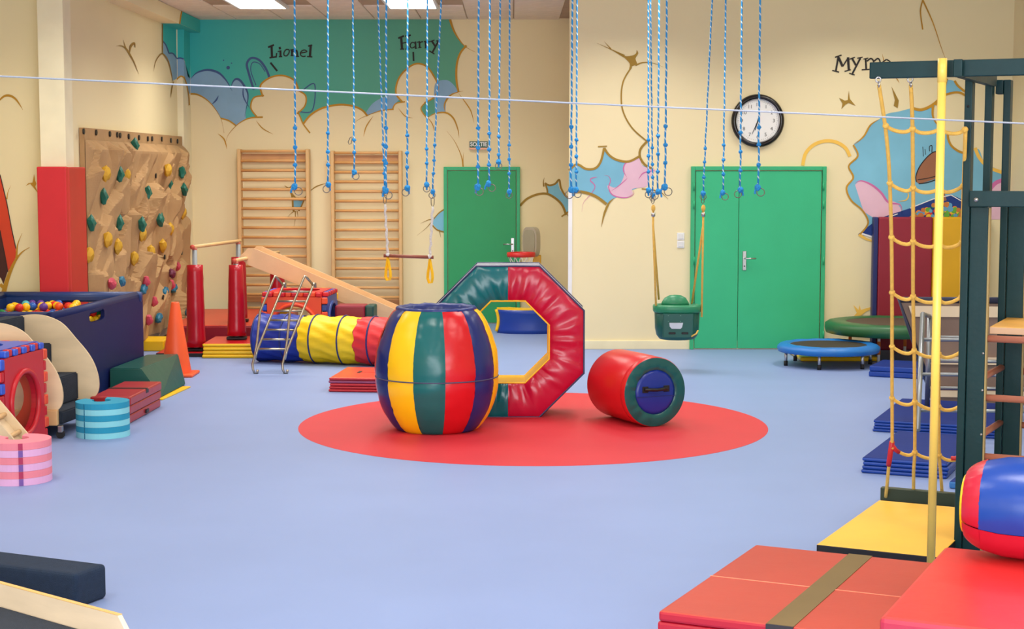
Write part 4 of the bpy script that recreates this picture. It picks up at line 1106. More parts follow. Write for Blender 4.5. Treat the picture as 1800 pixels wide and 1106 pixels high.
def tun(s0, s1, seed, jag0=0, jag1=0):
    bm = B(); nx, na = 26, 56; g = []
    for i in range(nx + 1):
        row = []
        for j in range(na):
            a = 2 * pi * j / na
            f = i / nx
            s_ = s0 + jag0 * sin(a * 9) * (1 - f) + (s1 - s0) * f + jag1 * sin(a * 9) * f
            dh = min(abs(s_ - h_) for h_ in hoops)
            r = .258 - .018 * min(1, dh / .13)
            r += .008 * sin(a * 14 + s_ * 22 + seed) * min(1, dh / .05) + .01 * noise.noise(Vector((s_ * 6, a * 3, seed)))
            p = A + ax * s_ + (sd * cos(a) + Vector((0, 0, 1)) * sin(a)) * r
            p.z = max(p.z, .004); row.append(bm.verts.new(p))
        g.append(row)
    for i in range(nx):
        for j in range(na):
            k = (j + 1) % na; bm.faces.new((g[i][j], g[i][k], g[i + 1][k], g[i + 1][j]))
    return bm


F_BLUE = mat('fabric_blue', (18, 48, 150), .45, .15, 9); F_YEL = mat('fabric_yellow', (250, 208, 14), .5, .12, 9); F_RED = mat('fabric_red', (224, 44, 50), .45, .15, 9)
obj('fabric_blue', tun(0, .52, 1, 0, .008), F_BLUE, t, True, rel=R)
obj('fabric_yellow', tun(.522, 1.16, 2, .008, .012), F_YEL, t, True, rel=R)
obj('fabric_red', tun(1.162, L, 3, .012, 0), F_RED, t, True, rel=R)
for h_ in hoops:
    bm = tube(B(), [A + ax * h_ + (sd * cos(2 * pi * k / 40) + Vector((0, 0, 1)) * sin(2 * pi * k / 40)) * .26 for k in range(40)], .009, 6, closed=True)
    obj('hoop', bm, mat('hoop_navy', (30, 44, 110), .5), t, True, rel=R)

# ------------------------------------------------------------------ ball pool
PX0, PX1, PY0, PY1, PZ = -4.86, -3.57, 13.6, 15.9, .9
t = thing('ball_pool', 'navy padded ball pool with a hand hole and cut out back panel', 'ball pool', (PX1, PY1, 0)); R = t.location
th = .1
skew = Matrix.Translation((PX1, PY1, 0)) @ Matrix.Rotation(radians(-4.9), 4, 'Z')


def panel_obj(bm, M, m_, nm='panel'):
    bmesh.ops.transform(bm, matrix=M, verts=bm.verts); return obj(nm, bm, m_, t, rel=R)


Lr = 2.32
# right panel along depth, local x = along depth
hole_c = at(172, 555, 15.1)
bm = holed(B(), Lr, PZ - .05, Lr / 2 - (PY1 - 14.58), .785, .2, .052, .035, 4.0, 48)
panel_obj(bm, skew @ Matrix.Translation((-.018, -Lr / 2, 0)) @ Matrix.Rotation(pi / 2, 4, 'Z'), V_PIT)
rl = [skew @ Vector((-th / 2, -Lr - .0, PZ - .05)), skew @ Vector((-th / 2, 0, PZ - .05))]
obj('rail', tube(B(), rl, th / 2, 12), V_PIT, t, True, rel=R)
Wb = PX1 - PX0 + .02
bm = holed(B(), Wb, PZ - .05, .2, .56, .3, .26, th, 6.0, 48)
panel_obj(bm, Matrix.Translation((PX1 - th - Wb / 2, PY1 - th / 2, 0)), V_PITR)
obj('rail', tube(B(), [(PX0 - th, PY1 - th / 2, PZ - .05), (PX1, PY1 - th / 2, PZ - .05)], th / 2, 12), V_PITR, t, True, rel=R)
bm = box(B(), PX0 - th, PX0, 13.4, PY1 - th, 0, PZ - .05, .01); obj('panel', bm, V_PITR, t, rel=R)
obj('rail', tube(B(), [(PX0 - th / 2, 13.45, PZ - .05), (PX0 - th / 2, PY1 - .03, PZ - .05)], th / 2, 12), V_PITR, t, True, rel=R)
fp = skew @ Vector((-th, -Lr, 0))
bm = box(B(), PX0, fp.x, fp.y, fp.y + th, 0, PZ - .05, .01); obj('panel', bm, V_PIT, t, rel=R)
obj('rail', tube(B(), [(PX0 - .05, fp.y + th / 2, PZ - .05), (fp.x + .05, fp.y + th / 2, PZ - .05)], th / 2, 12), V_PIT, t, True, rel=R)
obj('base', box(B(), PX0 + .01, fp.x - .01, fp.y + th + .01, PY1 - th - .01, .0, .61), V_NAVY, t, rel=R)
# balls: a lower bed that cannot be counted and single balls on top
BC = {'red': (216, 40, 36), 'orange': (238, 92, 36), 'yellow': (250, 200, 20), 'green': (30, 140, 70), 'blue': (24, 92, 190), 'turquoise': (90, 190, 200), 'purple': (96, 56, 150)}
BM = {k: mat('ball_' + k, v, .3, var=.02) for k, v in BC.items()}
br_ = .04
lay = []
yy = fp.y + th + .07; row = 0
while yy < PY1 - th - .05:
    x = PX0 + .06 + (row % 2) * br_
    right = (skew @ Vector((-.036, yy - PY1, 0))).x - .043
    while x < right:
        lay.append((x + random.uniform(-.004, .004), yy + random.uniform(-.003, .003))); x += 2 * br_ + .004
    yy += br_ * 1.76; row += 1
bm = B()
for (x, y) in lay: ball(bm, (x, y, .652), br_, 1)
o = obj('ball_bed', bm, BM['yellow'], None, True); o['kind'] = 'stuff'; o['label'] = 'hidden lower layer of plastic balls filling the navy ball pool'; o['category'] = 'balls'
for c in list(BC)[:6]: o.data.materials.append(BM[c])
for i, p in enumerate(o.data.polygons): p.material_index = ((i // 80) * 5 + i // 320) % 7
bms = {}
for c in BC:
    q = B(); ball(q, (0, 0, 0), br_, 3); me = bpy.data.meshes.new('ball'); q.to_mesh(me); q.free(); me.materials.append(BM[c])
    me.polygons.foreach_set('use_smooth', [True] * len(me.polygons)); bms[c] = me
rb = random.Random(3); names = ['yellow', 'red', 'blue', 'orange', 'green', 'yellow', 'turquoise', 'purple', 'red', 'yellow']


ORD = ['first', 'second', 'third', 'fourth', 'fifth', 'sixth', 'seventh', 'eighth', 'ninth', 'tenth', 'eleventh', 'twelfth', 'thirteenth', 'fourteenth', 'fifteenth']


def put_ball(x, y, z, where):
    c = rb.choice(names)
    o = bpy.data.objects.new('ball', bms[c]); C.objects.link(o); o.location = (x, y, z)
    tag(o, '%s pool ball, %s' % (c, where), 'ball', 'plastic balls in the ball pool')


rows_ = sorted({round(q[1], 1) for q in lay if q[1] > 14.5}, reverse=True)
pl = [q for q in lay if q[1] > 14.93 or (q[0] > -4.02 and q[1] > 14.0)]
byrow = {}
for q in pl: byrow.setdefault(int(round((PY1 - th - .05 - q[1]) / (br_ * 1.76))), []).append(q)
for ri, k in enumerate(sorted(byrow)):
    for i, (x, y) in enumerate(sorted(byrow[k])):
        rn = 'back row' if ri == 0 else ('%s row from the back' % ORD[ri] if ri < 12 else 'row %s by the hand hole' % ORD[ri - 12])
        side = sorted(byrow[k])
        put_ball(x, y, .722 + rb.uniform(-.003, .003), '%s, %s from the left' % (rn, ORD[i]) if i < 15 else '%s, right end' % rn)
        if (ri < 8 and 0 < i < 9 and rb.random() < .3) or (x > -3.86 and y < 15.2 and x < -3.72):
            put_ball(x + (br_ if x < -3.9 else -.03), y, .79, 'heaped on %s, beside its %s ball' % (rn, ORD[i]))


# ------------------------------------------------------------------ carpeted stairs with birch sides (left)
def stairs(label, Yn, Yf, rz, Xr, outline, steps, loc):
    pass


YN, YF = 12.72, 13.42
t = thing('step_unit', 'navy carpeted toddler steps between curved birch side panels on castors', 'steps', (-3.45, YN, 0)); R = t.location
shx = -.1       # the unit runs slightly to the left towards the camera
out_px = [(20, 560), (38, 555), (60, 553), (80, 555.5), (100, 563), (115, 574), (132, 594), (150, 615), (163, 635), (171, 656), (174, 676), (171, 692), (162, 701)]
outl = [at(x, y, YF) for x, y in out_px]
outl = [Vector((p.x, 0, p.z)) for p in smooth_path(outl, 3)]
outl += [Vector((outl[-1].x - .02, 0, .1)), Vector((-4.12, 0, .1)), Vector((-4.12, 0, outl[0].z))]
bm = prism(B(), [p + Vector((0, YF, 0)) for p in outl], (0, .022, 0)); obj('side_panel', bm, M_BIRCH, t, rel=R)
bm = prism(B(), [p + Vector((shx, YN, 0)) for p in outl], (0, -.022, 0)); obj('side_panel', bm, M_BIRCH, t, rel=R)
ST = [(-3.40, .2), (-3.555, .425), (-3.765, .665), (-3.98, .885)]
for i, (xr, zt) in enumerate(ST):
    x0 = -4.14
    bm = B()
    z0 = .1 if i == 0 else ST[i - 1][1]
    q = [Vector((xr + shx, YN + .001, z0)), Vector((xr, YF - .001, z0)), Vector((x0, YF - .001, z0)), Vector((x0 + shx, YN + .001, z0))]
    prism(bm, q, (0, 0, zt - z0)); bmesh.ops.bevel(bm, geom=list(bm.edges), offset=.01, segments=2, affect='EDGES')
    obj('step', bm, M_CARPET, t, rel=R)
obj('base_rail', box(B(), -4.2, -3.52, YN - .07, YN - .022, .1, .22, .006), M_BEECH, t, rel=R)
for cx_, cy_ in ((-3.5, YN - .06), (-3.44, YF - .06), (-4.12, YN - .06), (-4.05, YF - .06)):
    o = obj('castor', tube(B(), [(cx_, cy_ - .015, .032), (cx_, cy_ + .015, .032)], .032, 16), M_RUB, t, rel=R)
    obj('fork', box(B(), cx_ - .02, cx_ + .02, cy_ - .02, cy_ + .02, .045, .1, .006, 1), M_STEEL, o, rel=R)

# small wooden ladder ramp leaning in front of the cube
t = thing('ramp', 'small birch ramp with rungs leaning against the red play cube', 'ramp', (-3.5, 11.55, 0)); R = t.location
for yy in (11.32, 11.62):
    bm = B(); prism(bm, [(-3.84, yy, .6), (-3.77, yy, .6), (-3.3, yy, .02), (-3.3, yy, 0), (-3.38, yy, 0)], (0, .025, 0)); obj('side_rail', bm, M_BIRCH, t, rel=R)
for f in (.2, .42, .64, .86):
    x, z = -3.8 + .46 * f, .58 - .56 * f
    obj('rung', tube(B(), [(x, 11.34, z), (x, 11.63, z)], .016, 10), M_BEECH, t, True, rel=R)
bm = B(); prism(bm, [(-3.82, 11.346, .52), (-3.8, 11.346, .545), (-3.37, 11.346, .02), (-3.4, 11.346, .0)], (0, .272, 0)); obj('board', bm, M_BIRCH, t, rel=R)

# striped C shaped foam seats
def cseat(label, c, r, H_, ca, cb, cut, ang, n=6, seam=None, seamc=None):
    t = thing('foam_stool', label, 'foam stool', (c[0], c[1], 0), radians(ang))
    half = radians(24); ri = r * .36; N = 40
    def outline():
        P = []
        for i in range(N + 1):
            a = half + (2 * pi - 2 * half) * i / N; P.append((r * cos(a), r * sin(a)))
        for i in range(17):
            a = 2 * pi - half * 1.5 - (2 * pi - 3 * half) * i / 16; P.append((ri * cos(a) + r * .16, ri * sin(a)))
        return P
    P = outline(); h = H_ / n
    for k in range(n):
        bm = prism(B(), [(x, y, h * k + .0005) for x, y in P], (0, 0, h - .001))
        obj('layer', bm, ca if k % 2 else cb, t)
    if seam is not None:
        a = radians(seam - ang)
        M = Matrix.Rotation(a, 4, 'Z')
        for k in range(n):
            obj('seam_strip', box(B(), r - .012, r + .004, -.014 if seamc else -.003, .014 if seamc else .003, h * k + .002, h * (k + 1) - .002, 0, M=M), (seamc[k % 2] if seamc else mat('seam_teal', (20, 110, 140), .6)), t)
    return t


FO = dict(rough=.85)
CY1 = mat('foam_cyan', (34, 150, 186), .85); CY2 = mat('foam_pale_cyan', (136, 214, 226), .85)
PK1 = mat('foam_pink', (236, 134, 150), .85); PK2 = mat('foam_lilac', (226, 172, 214), .85)
cseat('cyan and pale blue striped foam stool beside the navy steps', (-3.205, 12.8), .206, .275, CY1, CY2, 0, 118, seam=-118)
cseat('pink and lilac striped foam stool at the left edge of the floor', (-3.31, 10.94), .215, .285, PK1, PK2, 0, 118, seam=-70, seamc=(mat('seam_purple', (120, 84, 160), .8), mat('seam_cerise', (176, 50, 90), .8)))

# front left: foam beam and carpeted ramp with birch edge
A, Q = gnd(0, 968, .17), gnd(188, 991, .17); v = (Q - A); v.z = 0; ang = atan2(v.y, v.x); L = v.length + 1.0
t = thing('foam_beam', 'dark navy foam beam lying on the floor at the lower left', 'foam beam', (Q.x, Q.y, 0), ang)
obj('cover', box(B(), -L, 0, -.235, 0, 0, .17, .022, 3), M_CARPET2, t)
A, Q = gnd(0, 1022, .3), gnd(215, 1080, .3); v = (Q - A); v.z = 0; ang = atan2(v.y, v.x); L = v.length
t = thing('carpeted_ramp', 'navy carpeted platform with a birch edge panel in the lower left corner', 'ramp', (Q.x, Q.y, 0), ang)
bm = B(); prism(bm, [(-L - .9, 0, .3), (0, 0, .3), (.09, 0, .2), (.12, 0, 0), (-L - .9, 0, 0)], (0, -.022, 0)); bmesh.ops.bevel(bm, geom=list(bm.edges), offset=.003, segments=1, affect='EDGES')
obj('side_panel', bm, mat('birch_front', (226, 206, 180), .45, .03, 60, .1, 3, stretch=(.6, 1, 3)), t)
obj('edge_band', box(B(), -L - .9, 0, -.0225, .0005, .2995, .3015, 0), mat('ply_edge', (226, 176, 104), .5), t)
obj('carpet', box(B(), -L - .9, .02, -.7, -.0225, 0, .2, .01), M_CARPET, t)

# ------------------------------------------------------------------ centre: barrel, octagon, roller
t = thing('barrel', 'upright padded barrel striped navy, yellow, green and red', 'barrel', (-.603, 13.14, 0))
prof = [(.0, .3), (.012, .325), (.06, .37), (.13, .415), (.22, .452), (.33, .48), (.43, .489), (.54, .487), (.65, .472), (.76, .44), (.87, .395), (.94, .352), (.968, .315)]


def rad(z):
    for (a, ra), (b_, rb_) in zip(prof, prof[1:]):
        if a <= z <= b_: return ra + (rb_ - ra) * (z - a) / (b_ - a)
    return prof[-1][1]


zs = [.0, .006, .015, .03, .05, .08] + [.11 + .0285 * i for i in range(11)] + [.425, .432, .44] + [.47 + .0285 * i for i in range(15)] + [.89, .92, .945, .962, .97]
seq = [V_NAVY, V_YEL, V_TEAL, V_RED]
mats4 = [vinyl('barrel_navy', (24, 40, 108), .3, .15), vinyl('barrel_yellow', (252, 200, 12), .34, .12), vinyl('barrel_green', (6, 100, 102), .26, .15), vinyl('barrel_red', (204, 18, 30), .3, .15)]
for k in range(12):
    a0 = radians(-90 - 79.5 + 30.5 * k) if k < 6 else None
    a0 = radians(-169.5 + 30 * k); a1 = a0 + radians(30)
    bm = B(); g = []; na = 12
    for z in zs:
        row = []
        for j in range(na + 1):
            a = a0 + (a1 - a0) * j / na; u = j / na
            r = rad(min(z, .968)) + .009 * sin(pi * u) ** .7
            edge = 1 - min(1, min(u, 1 - u) * 5)
            r += (.004 * noise.noise(Vector((z * 28, k * 5 + u * 1.2, 1))) * (.4 + edge) + .006 * noise.noise(Vector((z * 7, k * 3 + u * 2, 4))))
            if .425 <= z <= .44: r -= .006
            row.append(bm.verts.new((r * cos(a), r * sin(a), z)))
        g.append(row)
    for i in range(len(zs) - 1):
        for j in range(na): bm.faces.new((g[i][j], g[i][j + 1], g[i + 1][j + 1], g[i + 1][j]))
    obj('panel', bm, mats4[k % 4], t, True)
bm = B(); tube(bm, [((rad(.432) + .004) * cos(2 * pi * i / 60), (rad(.432) + .004) * sin(2 * pi * i / 60), .432) for i in range(60)], .005, 6, closed=True)
obj('seam', bm, mat('seam_grey', (70, 76, 110), .5), t, True)
# gathered navy collar and hollow inside
bm = B(); g = []
for (r, z) in ((.318, .962), (.322, .975), (.31, .99), (.285, .988), (.262, .975), (.255, .9), (.25, .3), (.0, .3)):
    row = []
    for j in range(72):
        a = 2 * pi * j / 72; q = (.003 * sin(a * 24 + 2 * sin(a * 3)) + .012 * noise.noise(Vector((a * 4, z * 3, 2)))) if r > .25 else 0
        row.append(bm.verts.new(((max(r, .001) + q) * cos(a), (max(r, .001) + q) * sin(a), z + q * .5)))
    g.append(row)
for a, b_ in zip(g, g[1:]):
    for j in range(72): bm.faces.new((a[j], a[(j + 1) % 72], b_[(j + 1) % 72], b_[j]))
obj('collar', bm, vinyl('collar_navy', (28, 48, 120), .35, .2), t, True)
obj('base', lathe(B(), [(0, .001), (.305, .001), (.302, .012), (0, .012)], 40), V_NAVY, t)

# octagon ring
YO = 13.75; ctr = at(893, 600, YO); APO, API, DEP = .636, .345, .46
t = thing('octagon_ring', 'large padded octagon ring, half teal and half red, with yellow lining', 'soft play ring', (ctr.x, YO, 0))


def orad(a, ap):
    q = (a + pi / 8) % (pi / 4) - pi / 8
    return ap / cos(q)


def oface(a0, a1, seed, front=True):
    bm = B(); na, nr = 72, 14; g = []
    for i in range(na + 1):
        a = a0 + (a1 - a0) * i / na; row = []
        for j in range(nr + 1):
            v = j / nr; r = orad(a, API) * (1 - v) + orad(a, APO) * v
            puff = .035 * sin(pi * v) ** .6
            cr = noise.noise(Vector((a * 9, v * .8 + a * .6, seed))) * .03 * (1 - v * .55) + noise.noise(Vector((a * 22, v * 2, seed + 5))) * .012
            cr *= min(1, v * 8, (1 - v) * 8)
            y = -puff - cr
            if not front: y = DEP - y
            row.append(bm.verts.new((r * cos(a), y, APO + r * sin(a))))
        g.append(row)
    for i in range(na):
        for j in range(nr): bm.faces.new((g[i][j], g[i + 1][j], g[i + 1][j + 1], g[i][j + 1]))
    return bm


V_OT = vinyl('octagon_teal', (4, 108, 116), .22, .1); V_OR = vinyl('octagon_red', (190, 18, 58), .23, .1)
obj('cover_red', oface(-pi / 2, pi / 2, 3), V_OR, t, True); obj('cover_teal', oface(pi / 2, 3 * pi / 2, 8), V_OT, t, True)
obj('back_cover_red', oface(-pi / 2, pi / 2, 3, False), V_OR, t, True); obj('back_cover_teal', oface(pi / 2, 3 * pi / 2, 8, False), V_OT, t, True)
cor = [pi / 8 + k * pi / 4 for k in range(8)]


def oband(ap, m_, nm, col=None):
    bm = B(); R_ = ap / cos(pi / 8)
    f = [bm.verts.new((R_ * cos(a), 0, APO + R_ * sin(a))) for a in cor]; b2 = [bm.verts.new((R_ * cos(a), DEP, APO + R_ * sin(a))) for a in cor]
    for i in range(8): bm.faces.new((f[i], f[(i + 1) % 8], b2[(i + 1) % 8], b2[i]))
    return obj(nm, bm, m_, t)


oband(APO, mat('grey_plush', (150, 152, 164), .95, .5, 90, .3, 60), 'outer_band')
oband(API, V_YEL, 'lining')
for ap, m_, nm, r_ in ((APO, V_NAVY, 'outer_piping', .008), (API, V_YEL, 'inner_piping', .008)):
    R_ = ap / cos(pi / 8)
    for yy in (-.002, DEP + .002):
        obj(nm, tube(B(), [(R_ * cos(a), yy, APO + R_ * sin(a)) for a in cor], r_, 6, closed=True), m_, t, True)

# red roller with teal and blue end
t = thing('roller', 'red padded cylinder roller with teal and blue end and black handle', 'roller', (1.155, 13.22, 0), radians(24.5))
RR, RL = .285, .66
RM = Matrix.Translation((0, 0, RR)) @ Matrix.Rotation(pi / 2, 4, 'X')    # lathe axis z -> -y (towards the camera)
bm = lathe(B(), [(RR - .02, -RL), (RR - .004, -RL + .006), (RR, -RL + .02), (RR + .003, -RL * .5), (RR, -.07), (RR - .002, -.066), (RR, -.062), (RR, -.014), (RR - .008, -.003)], 56, M=RM); obj('cover', bm, vinyl('roller_red', (204, 26, 34), .3, .08), t, True)
bm = B(); g = []
for i, r in enumerate([RR - .006, RR - .03, RR - .07, RR - .1, .178]):
    row = []
    for j in range(96):
        a = 2 * pi * j / 96; q = .012 * sin(pi * i / 4) + .009 * noise.noise(Vector((cos(a) * 5, sin(a) * 5, i * .3))) * (i in (1, 2, 3))
        row.append(bm.verts.new(RM @ Vector((r * cos(a), r * sin(a), q))))
    g.append(row)
for a, b_ in zip(g, g[1:]):
    for j in range(96): bm.faces.new((a[j], a[(j + 1) % 96], b_[(j + 1) % 96], b_[j]))
obj('end_ring', bm, vinyl('roller_teal', (8, 84, 84), .28, .1), t, True)
bm = lathe(B(), [(.182, -.012), (.181, .004), (.15, .012), (0, .014)], 48, M=RM); obj('end_disc', bm, vinyl('roller_blue', (16, 44, 140), .3, .08), t, True)
bm = lathe(B(), [(0, -RL - .004), (RR - .02, -RL - .002), (RR - .018, -RL)], 48, M=RM); obj('back_disc', bm, V_TEAL, t, True)
obj('seam', box(B(), -.178, .178, -.0165, -.013, RR - .036, RR - .03, 0), mat('seam_blue', (14, 34, 110), .5), t)
bm = B(); box(bm, -.125, -.07, -.019, -.014, RR + .0, RR + .052, .003, 1); box(bm, .07, .125, -.019, -.014, RR + .0, RR + .052, .003, 1)
tube(bm, [(-.1, -.018, RR + .026), (-.06, -.034, RR + .026), (0, -.038, RR + .022), (.06, -.034, RR + .026), (.1, -.018, RR + .026)], .014, 8); obj('handle', bm, M_BLK, t)

# ------------------------------------------------------------------ behind the octagon
pb0 = at(945, 455, 21.5)
t = thing('basketball_hoop', 'toddler basketball stand with grey board, red rim and yellow post', 'basketball hoop', (pb0.x + .0, 21.5, 0)); R = t.location
RZ = Matrix.Translation(at(935.5, 425.5, 21.5)) @ Matrix.Rotation(radians(-48), 4, 'Z')
bm = B(); hw, hh = .135, .195
P = [(hw * (1 if abs(cos(a)) == 1 else 1) * math.copysign(abs(cos(a)) ** .55, cos(a)), -.05, hh * math.copysign(abs(sin(a)) ** .6, sin(a))) for a in [2 * pi * k / 32 for k in range(32)]]
prism(bm, P, (0, .07, 0)); bmesh.ops.transform(bm, matrix=RZ, verts=bm.verts)
M_BB = mat('hoop_grey', (176, 168, 148), .5)
bd = obj('backboard', bm, M_BB, t, rel=R)
bm = B(); prism(bm, [(p[0] * .8, -.06, p[2] * .82 + .0) for p in P], (0, .012, 0)); bmesh.ops.transform(bm, matrix=RZ, verts=bm.verts); obj('board_face', bm, mat('hoop_face', (160, 156, 132), .5), bd, rel=R)
rc = at(916, 447.5, 21.3)
bm = lathe(B(), [(.165, -.03), (.182, -.03), (.186, 0), (.182, .028), (.165, .028), (.162, 0), (.165, -.03)], 36); bmesh.ops.translate(bm, verts=bm.verts, vec=rc); obj('rim', bm, mat('rim_red', (214, 44, 44), .4), t, True, rel=R)
bm = B()
for k in range(12):
    a = 2 * pi * k / 12
    for s_ in (1, -1):
        tube(bm, [rc + Vector((.165 * cos(a), .165 * sin(a), -.03)), rc + Vector((.13 * cos(a + s_ * .26), .13 * sin(a + s_ * .26), -.12)), rc + Vector((.1 * cos(a + s_ * .0), .1 * sin(a), -.2))], .003, 4)
obj('net', bm, M_WHITE, t, rel=R)
obj('post', box(B(), -.06, .045, -.05, .05, .0, at(945, 448, 21.5).z, .012), mat('post_yellow', (222, 168, 24), .4), t)
obj('base', box(B(), -.22, .22, -.25, .25, .0, .1, .03), mat('hoop_base', (60, 62, 70), .5), t)

# curved blue foam piece with yellow edges
t = thing('foam_arch', 'low curved blue foam piece with yellow edges seen through the octagon', 'foam block', (at(930, 585, 20.65).x, 20.65, 0))
A0, A1 = radians(195), radians(345)
RC = .42
bm = B(); g = []
for j in range(7):
    z = .30 * j / 6; bul = .03 * sin(pi * j / 6)
    row = []
    for i in range(25):
        a = A0 + (A1 - A0) * i / 24; row.append(bm.verts.new(((RC - bul) * cos(a), RC * .55 + (RC - bul) * .55 * sin(a), z)))
    for i in range(25):
        a = A1 + (A0 - A1) * i / 24; row.append(bm.verts.new(((RC - .17 + bul * 0) * cos(a), RC * .55 + (RC - .17) * .55 * sin(a) + .02, z)))
    g.append(row)
n = len(g[0])
for a, b_ in zip(g, g[1:]):
    for i in range(n): bm.faces.new((a[i], a[(i + 1) % n], b_[(i + 1) % n], b_[i]))
bm.faces.new(g[0][::-1]); bm.faces.new(g[-1])
o = obj('body', bm, V_BLUE, t, True)
bm = B(); top = []
for i in range(25):
    a = A0 + (A1 - A0) * i / 24; top.append((RC * cos(a), RC * .55 + RC * .55 * sin(a), .3))
for i in range(25):
    a = A1 + (A0 - A1) * i / 24; top.append(((RC - .17) * cos(a), RC * .55 + (RC - .17) * .55 * sin(a) + .02, .3))
prism(bm, top, (0, 0, .025)); obj('top_edge', bm, V_YEL, t)
bm = B()
for A_, sgn in ((A0, -1), (A1, 1)):
    tube(bm, [((RC - .03 * sin(pi * j / 8)) * cos(A_) + sgn * .008, RC * .55 + (RC - .03 * sin(pi * j / 8)) * .55 * sin(A_), .02 + .28 * j / 8) for j in range(9)], .022, 8)
obj('end_edge', bm, V_YEL, t, True)

# ------------------------------------------------------------------ trampolines
def trampoline(label, c, r, zt, wpad, hpad, mp_, mm_, legs, legm, a_off, foot=True, stripe=None, inset=.07):
    t = thing('trampoline', label, 'trampoline', (c[0], c[1], 0))
    prof_ = [(r - wpad, zt - .015), (r - wpad + .02, zt - .002), (r - wpad * .5, zt + .004), (r - .03, zt - .008), (r, zt - .03), (r + .004, zt - hpad * .6), (r - .01, zt - hpad), (r - wpad * .7, zt - hpad), (r - wpad, zt - .03), (r - wpad, zt - .015)]
    bm = B(); n = 72; g = []
    for (rr, z) in prof_:
        row = []
        for j in range(n):
            a = 2 * pi * j / n; q = .005 * noise.noise(Vector((cos(a) * 6, sin(a) * 6, rr * 9)))
            row.append(bm.verts.new(((rr + q) * cos(a), (rr + q) * sin(a), z + q)))
        g.append(row)
    for a, b_ in zip(g, g[1:]):
        for j in range(n): bm.faces.new((a[j], a[(j + 1) % n], b_[(j + 1) % n], b_[j]))
    obj('edge_pad', bm, mp_, t, True)
    obj('jump_mat', lathe(B(), [(0, zt - .012), (r - wpad + .03, zt - .012), (r - wpad + .03, zt - .02), (0, zt - .02)], 48), mm_, t)
    for k in range(legs):
        a = a_off + 2 * pi * k / legs; x, y = (r - inset) * cos(a), (r - inset) * sin(a)
        l_ = obj('leg', tube(B(), [(x, y, .0), (x, y, zt - hpad * .5)], .016, 10), legm, t, True)
        if foot: obj('foot_cap', tube(B(), [(x, y, .0), (x, y, .05)], .021, 10), M_RUB, l_, True)
        if stripe: obj('band', tube(B(), [(x, y, zt * .2), (x, y, zt * .55)], .019, 10), stripe, l_, True)
    return t


trampoline('small round trampoline with bright blue edge pad', (3.36, 17.42), .535, .232, .14, .085, vinyl('tramp_blue', (30, 116, 196), .4), mat('tramp_mat', (52, 44, 34), .8), 6, M_STEEL, radians(-112))
trampoline('larger round trampoline with green edge pad by the wall', (4.19, 18.08), .73, .41, .23, .13, vinyl('tramp_green', (40, 100, 58), .4), mat('tramp_mat_brown', (84, 68, 54), .8), 4, M_WHITE, radians(-120), False, mat('leg_orange', (226, 120, 50), .5), .25)
stack('floor_mat', 'yellow mat with red side lying under the blue trampoline', 'mat', Vector((3.12, 17.72, 0)), Vector((3.12, 18.6, 0)), .05, .85, 1, V_YEL, V_YEL, .02)

# tall folded wall mat on the right
x0, x1, x2, x3 = at(1553, 450, 18.55).x, at(1650, 450, 18.55).x, at(1706, 450, 18.55).x, at(1772, 450, 18.55).x
zt = at(1600, 383, 18.55).z
t = thing('wall_mat', 'tall folded mat of red, yellow and navy panels standing against the wall', 'mat', (x0, 18.55, 0)); R = t.location
W_Y0, W_Y1 = 18.82, 18.93
for a, b_, m_ in ((x0, x1 - .002, vinyl('wallmat_crimson', (146, 22, 48), .45)), (x1, x2 - .002, vinyl('wallmat_yellow', (226, 172, 16), .45)), (x2, x3 - .12, vinyl('wallmat_navy', (20, 34, 100), .45))):
    obj('panel', box(B(), a, b_, W_Y0, W_Y1, .0, zt, .02), m_, t, rel=R)
obj('edge_panel', box(B(), x0 - .055, x0 - .002, W_Y0, W_Y1, .0, zt, .012), vinyl('wallmat_edge', (24, 38, 104), .45), t, rel=R)

# inclined board with navy padded edges and cream battens, seen from underneath
TL, BLp = at(1580, 527, 14.45), at(1647, 716, 14.3)
TLb = Vector((TL.x, TL.y, TL.z)); dv = (BLp - TL); BL2 = TL + dv * ((TL.z - .03) / (TL.z - BLp.z))
ux = Vector((cos(radians(-6)), sin(radians(-6)), 0)); Wd = 1.55
t = thing('incline_board', 'grey brown sloping board with cream battens and navy padded edge', 'gym board', (BL2.x + .7, BL2.y, 0)); R = t.location
nv = ux.cross((BL2 - TL).normalized()).normalized()
if nv.y < 0: nv = -nv
bm = B(); prism(bm, [TL, TL + ux * Wd, BL2 + ux * Wd, BL2], nv * .03); obj('board', bm, mat('board_brown', (134, 112, 100), .6, .05, 30, .08, 3), t, rel=R)
obj('edge_pad', tube(B(), [TL + ux * Wd, TL, BL2], .032, 10), vinyl('edge_navy', (24, 34, 66), .45), t, True, rel=R)
for (yp, hp, fx) in ((548, .1, .12), (637, .07, .28), (697, .06, .3)):
    f = (yp - 527) / (716 - 527); p = TL + (BL2 - TL) * f + ux * .06 - nv * .002
    e = (BL2 - TL).normalized() * hp
    bm = B(); prism(bm, [p - e * .5, p - e * .5 + ux * (Wd - .08), p + e * .5 + ux * (Wd - .08), p + e * .5], -nv * .035); obj('batten', bm, M_CREAM, t, rel=R)

